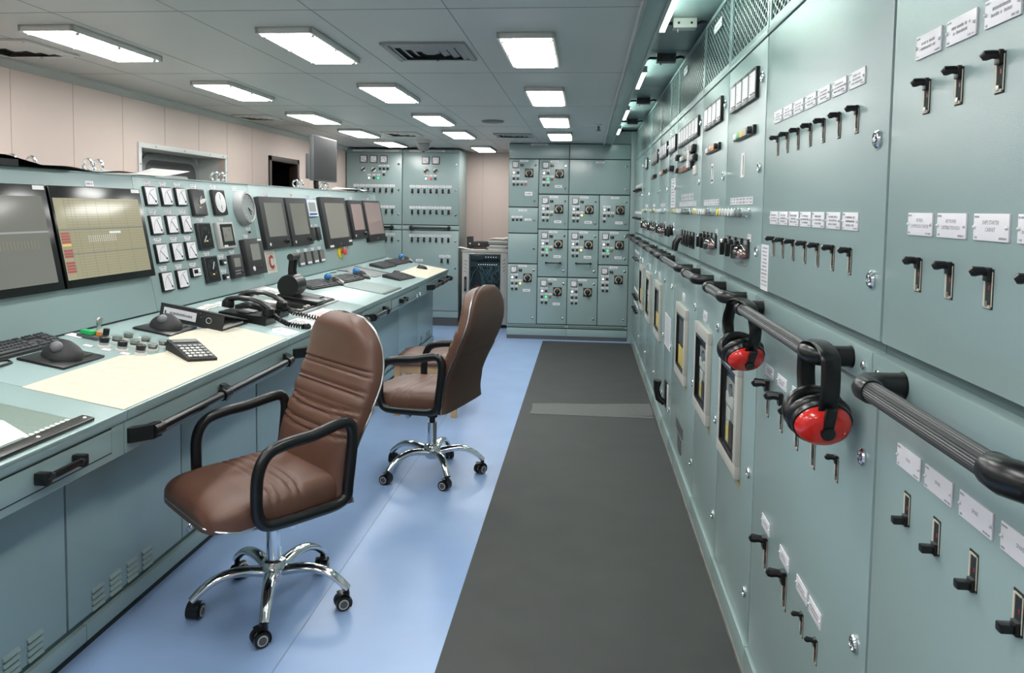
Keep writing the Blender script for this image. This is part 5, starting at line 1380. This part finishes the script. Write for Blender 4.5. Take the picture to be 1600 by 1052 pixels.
b = MB(); b.m('black').tube([(-.03, -.12, .0), (-.035, -.12, .06), (-.04, -.1, .2)], .025, 10); b.box(-.09, .05, -.2, -.02, .0005, .012, .004); part('stand', b, r, A)

# ================================================================ swivel chairs
def make_chair(M, base_angle, label, lean):
    """local +x is forward, origin on the floor under the gas lift"""
    r = thing('swivel_chair', label, 'office chair', M, 'brown leather swivel chairs')
    # seat
    def seat_w(t): return .255 * (1 - .08 * max(0, (.5 - t) * 2) ** 2) * (1 if t < .8 else .72 + .28 * math.sqrt(max(0, 1 - ((t - .8) / .2) ** 2)))
    def seat_pt(t, a, grow=0.0):
        """t 0 rear .. 1 front, a around the section"""
        x = -.195 + .535 * t; hw = seat_w(t) + grow
        endr = 1.0
        if t > .86: endr = math.sqrt(max(0.0, 1 - ((t - .86) / .14) ** 2)) * .55 + .45 if t < 1 else .45
        ca, sa = math.cos(a), math.sin(a)
        yy = hw * (abs(ca) ** .32) * (1 if ca >= 0 else -1)
        top = .098 + .012 * math.cos(t * 3) - .012 * max(0, t - .7) / .3
        zz = (abs(sa) ** .5) * (1 if sa >= 0 else -1)
        z = .435 + (zz * top * endr if zz > 0 else zz * .012)
        if zz > .3:
            for g in (.40, .455, .54, .595):
                dd = (t + .05 * (1 - (yy / hw) ** 2) - g) / .010
                z -= .010 * math.exp(-dd * dd)
        return (x, yy, z)
    b = MB(); b.m('leather'); b.grid(lambda i, j: seat_pt(min(1, i), 2 * PI * j), 60, 44, cv=True)
    b.add([seat_pt(1, 2 * PI * k / 44) for k in range(44)], [tuple(range(44))]); b.add([seat_pt(0, 2 * PI * k / 44) for k in range(44)], [tuple(reversed(range(44)))])
    part('seat', b.mesh('seat', 1.0), r, M)
    # backrest: centre path, half width, thickness
    def path(t):
        z = .425 + .675 * t
        x = -.18 - .045 * math.sin(t * PI * .9) * (1 if t < .5 else .9) - lean * t ** 1.5 + .03 * math.sin(t * 2 * PI)
        return x, z
    def bw(t):
        w = (.268 - .02 * math.sin(min(1, t / .2) * PI / 2) if t < .2 else .248 + .02 * math.sin((t - .2) / .42 * PI / 2)) if t < .62 else .268 - .076 * ((t - .62) / .38) ** 1.5
        if t > .82: w *= math.sqrt(max(0, 1 - ((t - .82) / .18) ** 2)) * .62 + .38 if t < 1 else .38
        return w
    def nrm(t):
        x0, z0 = path(max(0, t - .01)); x1, z1 = path(min(1, t + .01)); l = math.hypot(x1 - x0, z1 - z0); return (z1 - z0) / l, -(x1 - x0) / l
    def back_pt(t, a, front):
        x, z = path(t); nx, nz = nrm(t); w = bw(t) - (0 if front else .008)
        ca, sa = math.cos(a), abs(math.sin(a)); yy = w * (abs(ca) ** .55) * (1 if ca >= 0 else -1)
        cap = 1.0 if t < .93 else math.sqrt(max(0, 1 - ((t - .93) / .07) ** 2)) * .8 + .2
        d = (sa ** .65) * (.082 if front else -.028) * cap + (.0 if front else -.004)
        if front and sa > .3:
            for g in (.33, .362, .43, .462, .535, .566, .655, .682):
                dd = (t - g + .03 * (1 - (yy / w) ** 2) * (1 if g < .5 else 0)) / .0075; d -= .0095 * math.exp(-dd * dd)
            d -= .02 * (1 - (yy / w) ** 2) * .4
        return (x + nx * d, yy, z + nz * d)
    b = MB(); b.m('leather'); n = 90
    vs = [back_pt(i / (n - 1), PI * j / 24, True) for i in range(n) for j in range(25)]
    fs = [(i * 25 + j, i * 25 + j + 1, (i + 1) * 25 + j + 1, (i + 1) * 25 + j) for i in range(n - 1) for j in range(24)]
    b.add(vs, fs); b.add([back_pt(1, PI * k / 24, True) for k in range(25)], [tuple(range(25))]); part('backrest', b.mesh('backrest', 1.0), r, M)
    b = MB(); b.m('leather_dark'); n = 50
    vs = [back_pt(i / (n - 1), PI * j / 24, False) for i in range(n) for j in range(25)]
    b.add(vs, [(i * 25 + j, (i + 1) * 25 + j, (i + 1) * 25 + j + 1, i * 25 + j + 1) for i in range(n - 1) for j in range(24)]); b.add([back_pt(1, PI * k / 24, False) for k in range(25)], [tuple(reversed(range(25)))])
    b.grid(lambda i, j: (-.19 + .47 * i, .235 * (2 * j - 1), .4235), 6, 4)
    part('back_shell', b.mesh('back_shell', 1.0), r, M, 'dark brown rear cover')
    # silver piping round the backrest and along the seat
    b = MB(); b.m('steel'); n = 60
    L = []
    for i in range(n):
        t = 1 - i / (n - 1); x, z = path(t); L.append((x - .004, bw(t) + .003, z))
    Rr = [(p[0], -p[1], p[2]) for p in reversed(L)]
    b.tube(Rr[:-1] + [((L[0][0]), 0, L[0][2] + .003)] + L[1:], .0038, 6)
    for sg in (1, -1):
        b.tube([(-.185, sg * .24, .44)] + [(-.195 + .535 * t, sg * (seat_w(t) + .002), .424 + (.0 if t < .8 else .02 * (t - .8) / .2)) for t in [k / 16 for k in range(17)]], .004, 6)
    b.tube([(.338, seat_w(1) * (1 - 2 * k / 12), .444) for k in range(13)], .004, 6)
    part('piping', b, r, M, 'silver piping')
    # arms: closed black loops
    for sg in (1, -1):
        y = sg * .266
        P = [(-.165, y, .50), (-.178, y, .60), (-.184, y, .69), (-.165, y, .730), (-.12, y, .732), (-.02, y * 1.02, .712), (.08, y * 1.02, .702), (.15, y * 1.02, .680), (.185, y * 1.02, .62), (.19, y, .53), (.185, y, .47), (.16, y, .432), (.10, y, .424), (-.04, y, .428), (-.12, y, .434), (-.158, y, .455)]
        # smooth the loop
        Q = []
        m_ = len(P)
        for i in range(m_):
            p0, p1, p2, p3 = (Vector(P[(i + k - 1) % m_]) for k in range(4))
            for t in (0, .25, .5, .75):
                Q.append(.5 * ((2 * p1) + (p2 - p0) * t + (2 * p0 - 5 * p1 + 4 * p2 - p3) * t * t + (3 * p1 - p0 - 3 * p2 + p3) * t ** 3))
        b = MB(); b.m('black').tube(Q, .0215, 12, closed=True, sq=(.92, 1.0), up=(0, 1, 0)); part('armrest', b, r, M)
    # mechanism
    b = MB(); b.m('black').box(-.12, .12, -.09, .09, .385, .424, .008); b.box(-.05, .05, -.04, .04, .355, .39, .006); b.cyl((0, 0, .33), (0, 0, .36), .03, 16); part('tilt_mechanism', b, r, M)
    b = MB(); b.m('chrome').tube([(.03, .09, .395), (.03, .20, .39), (.035, .235, .385)], [.008, .008, .013], 10); part('height_lever', b, r, M)
    b = MB(); b.m('black').cyl((.115, 0, .4), (.16, 0, .396), .026, 14); b.m('grey_light').cyl((.16, 0, .396), (.166, 0, .396), .02, 14); part('tension_knob', b, r, M)
    b = MB(); b.m('chrome').cyl((0, 0, .12), (0, 0, .30), .027, 20); b.m('black').cyl((0, 0, .29), (0, 0, .345), .017, 14); b.m('chrome').lathe([(.05, .12), (.052, .15), (.042, .17), (.03, .175), (.001, .175)], 24); b.lathe([(.001, .09), (.035, .092), (.05, .12)], 24); part('gas_lift', b, r, M)
    if 'leg' not in _cache:
        b = MB(); b.m('chrome'); Q = []
        for t in [k / 14 for k in range(15)]:
            x = .03 + .265 * t; z = .128 + .035 * math.sin(t * PI * .62) - .085 * t ** 3; Q.append((x, 0, z))
        b.tube(Q, [.026 - .009 * (k / 14) for k in range(15)], 14, sq=(.8, 1.1)); _cache['leg'] = b.mesh('leg')
        b = MB(); b.m('black').cyl((0, 0, .045), (0, 0, .085), .010, 10)
        b.grid(lambda a, c: (-.018 + .034 * math.sin(-.5 + 2.7 * a) , -.024 + .048 * c, .030 + .034 * math.cos(-.5 + 2.7 * a)), 12, 4); b.box(-.016, .01, -.007, .007, .028, .066, .003)
        q = MB()
        for y in (-.0165, .0165):
            q.m('black').tube([(-.018, y - .0105, .028), (-.018, y - .0085, .028), (-.018, y + .0085, .028), (-.018, y + .0105, .028)], [.023, .0275, .0275, .023], 20)
            q.m('beige').tube([(-.018, y - .0112, .028), (-.018, y + .0112, .028)], .019, 18); q.m('grey_dark').tube([(-.018, y - .0118, .028), (-.018, y + .0118, .028)], .0145, 16)
        _cache['caster'] = (b.mesh('caster'), q.mesh('wheel'))
    rr = random.Random(int(base_angle * 1000))
    for k in range(5):
        a = base_angle + k * 2 * PI / 5
        part('leg', _cache['leg'], r, M @ RZ(a))
        C_ = M @ RZ(a) @ T(.29, 0, 0) @ RZ(rr.uniform(-1.2, 1.2) + 1.1)
        o = part('caster', _cache['caster'][0], r, C_); part('wheel', _cache['caster'][1], o, C_)
    return r
F1, F2 = math.radians(228.5), math.radians(165)
make_chair(T(-1.165, 2.775, 0) @ RZ(F1), math.radians(-73.5) - F1, 'brown leather swivel chair nearest the camera, pleated front towards the camera', .12)
make_chair(T(-.85, 4.275, 0) @ RZ(F2), math.radians(-62.0) - F2, 'brown leather swivel chair farther away, its dark back towards the camera', .12)
# stool behind the farther chair
M = T(-1.135, 5.64, 0); r = thing('stool', 'pale wooden stool with a brown padded seat behind the farther swivel chair', 'stool', M)
b = MB(); b.m('leather').grid(lambda i, j: (.255 * (2 * i - 1), .225 * (2 * j - 1), .40 + .06 * (1 - (2 * i - 1) ** 6) * (1 - (2 * j - 1) ** 6) + .0), 22, 22); b.box(-.255, .255, -.225, .225, .375, .402, .008); part('seat', b, r, M)
b = MB(); b.m('wood').box(-.225, .225, -.2, -.18, .315, .374); b.box(-.225, .225, .18, .2, .315, .374); b.box(-.225, -.205, -.18, .18, .315, .374); b.box(.205, .225, -.18, .18, .315, .374); part('apron', b, r, M)
for x in (-.21, .21):
    for y in (-.185, .185):
        b = MB(); b.m('wood').box(x - .022, x + .022, y - .022, y + .022, 0, .374, .003); part('leg', b, r, M)

# ================================================================ ear defenders on the grab rail
def earmuff(M, label, spread, drop, lean):
    """hangs from the origin; the band straddles along local y, near cup at -y"""
    r = thing('ear_defenders', label, 'ear defenders', M, 'red ear defenders on the grab rail')
    P = []
    n = 28
    for k in range(n + 1):
        a = PI * k / n; y = -math.cos(a); P.append((0, y * .068 * (1 + .0), .028 * math.sin(a) * 1.0 - .0))
    # legs run down and draw together at the cups
    near = [(0, -.068, 0)] + [(0, -.068 - spread * math.sin(PI * t) + .016 * t, -drop * t) for t in (.2, .4, .6, .8, 1.0)]
    far = [(0, .068, 0)] + [(0, .068 + spread * math.sin(PI * t) - .020 * t, -drop * t * .94) for t in (.2, .4, .6, .8, 1.0)]
    path = list(reversed(near))[:-1] + P + far[1:]
    b = MB(); b.m('black'); b.tube(path, .0195, 12, sq=(.22, 1.0), up=(0, 0, 1) if False else (0, 1, 0)); part('headband', b, r, M)
    for sg, end, ln in ((-1, near[-1], lean), (1, far[-1], lean * .8)):
        # cup axis points outward (sg*y), tipped upwards by ln for the near cup
        A = M @ T(end[0], end[1] - sg * .012, end[2] - .008) @ (RX(PI / 2 + ln) if sg < 0 else RX(-PI / 2 - ln))
        o_ = MB(); o_.m('red').grid(lambda a, c: ((.058 * math.cos(2 * PI * a)) * math.cos(c * PI / 2) ** .55, (.046 * math.sin(2 * PI * a)) * math.cos(c * PI / 2) ** .55, -.012 + .040 * math.sin(c * PI / 2) ** .9), 36, 12, cu=True)
        o = part('cup', o_.mesh('cup', 1.0), r, A)
        q = MB(); q.m('black').lathe([(.9, -.016), (1.04, -.016), (1.06, -.010), (1.03, -.002), (.9, .001)], 36, Matrix.Diagonal((.058, .047, 1, 1))); part('rim', q, o, A)
        q = MB(); q.m('black').grid(lambda a, c: ((.046 + .015 * math.cos(2 * PI * c)) * math.cos(2 * PI * a) * 1.08, (.036 + .014 * math.cos(2 * PI * c)) * math.sin(2 * PI * a) * 1.08, -.027 + .013 * math.sin(2 * PI * c) + .0012 * math.sin(a * 2 * PI * 30)), 60, 12, cu=True, cv=True); part('cushion', q.mesh('cushion', 1.2), o, A)
        q = MB(); q.m('foam' if spread > .03 else 'cloth_pale').add([(.042 * math.cos(2 * PI * k / 24), .032 * math.sin(2 * PI * k / 24), -.020) for k in range(24)], [tuple(reversed(range(24)))]); part('foam_lining', q, o, A)
        q = MB(); q.m('black').box(-.011, .011, -.012, .055, .018, .031, .004); q.lathe([(.014, .018), (.014, .034), (.001, .035)], 16); part('yoke', q, o, A)
earmuff(T(XS - .078, 1.614, 1.237 + .0) @ RZ(.06), 'nearer red ear defenders hanging on the rail end, band facing the camera', .010, .125, .35)
earmuff(T(XS - .085, 2.36, 1.237 + .0) @ RZ(.25), 'farther red ear defenders hanging over the rail beside the breaker window', .034, .135, .62)
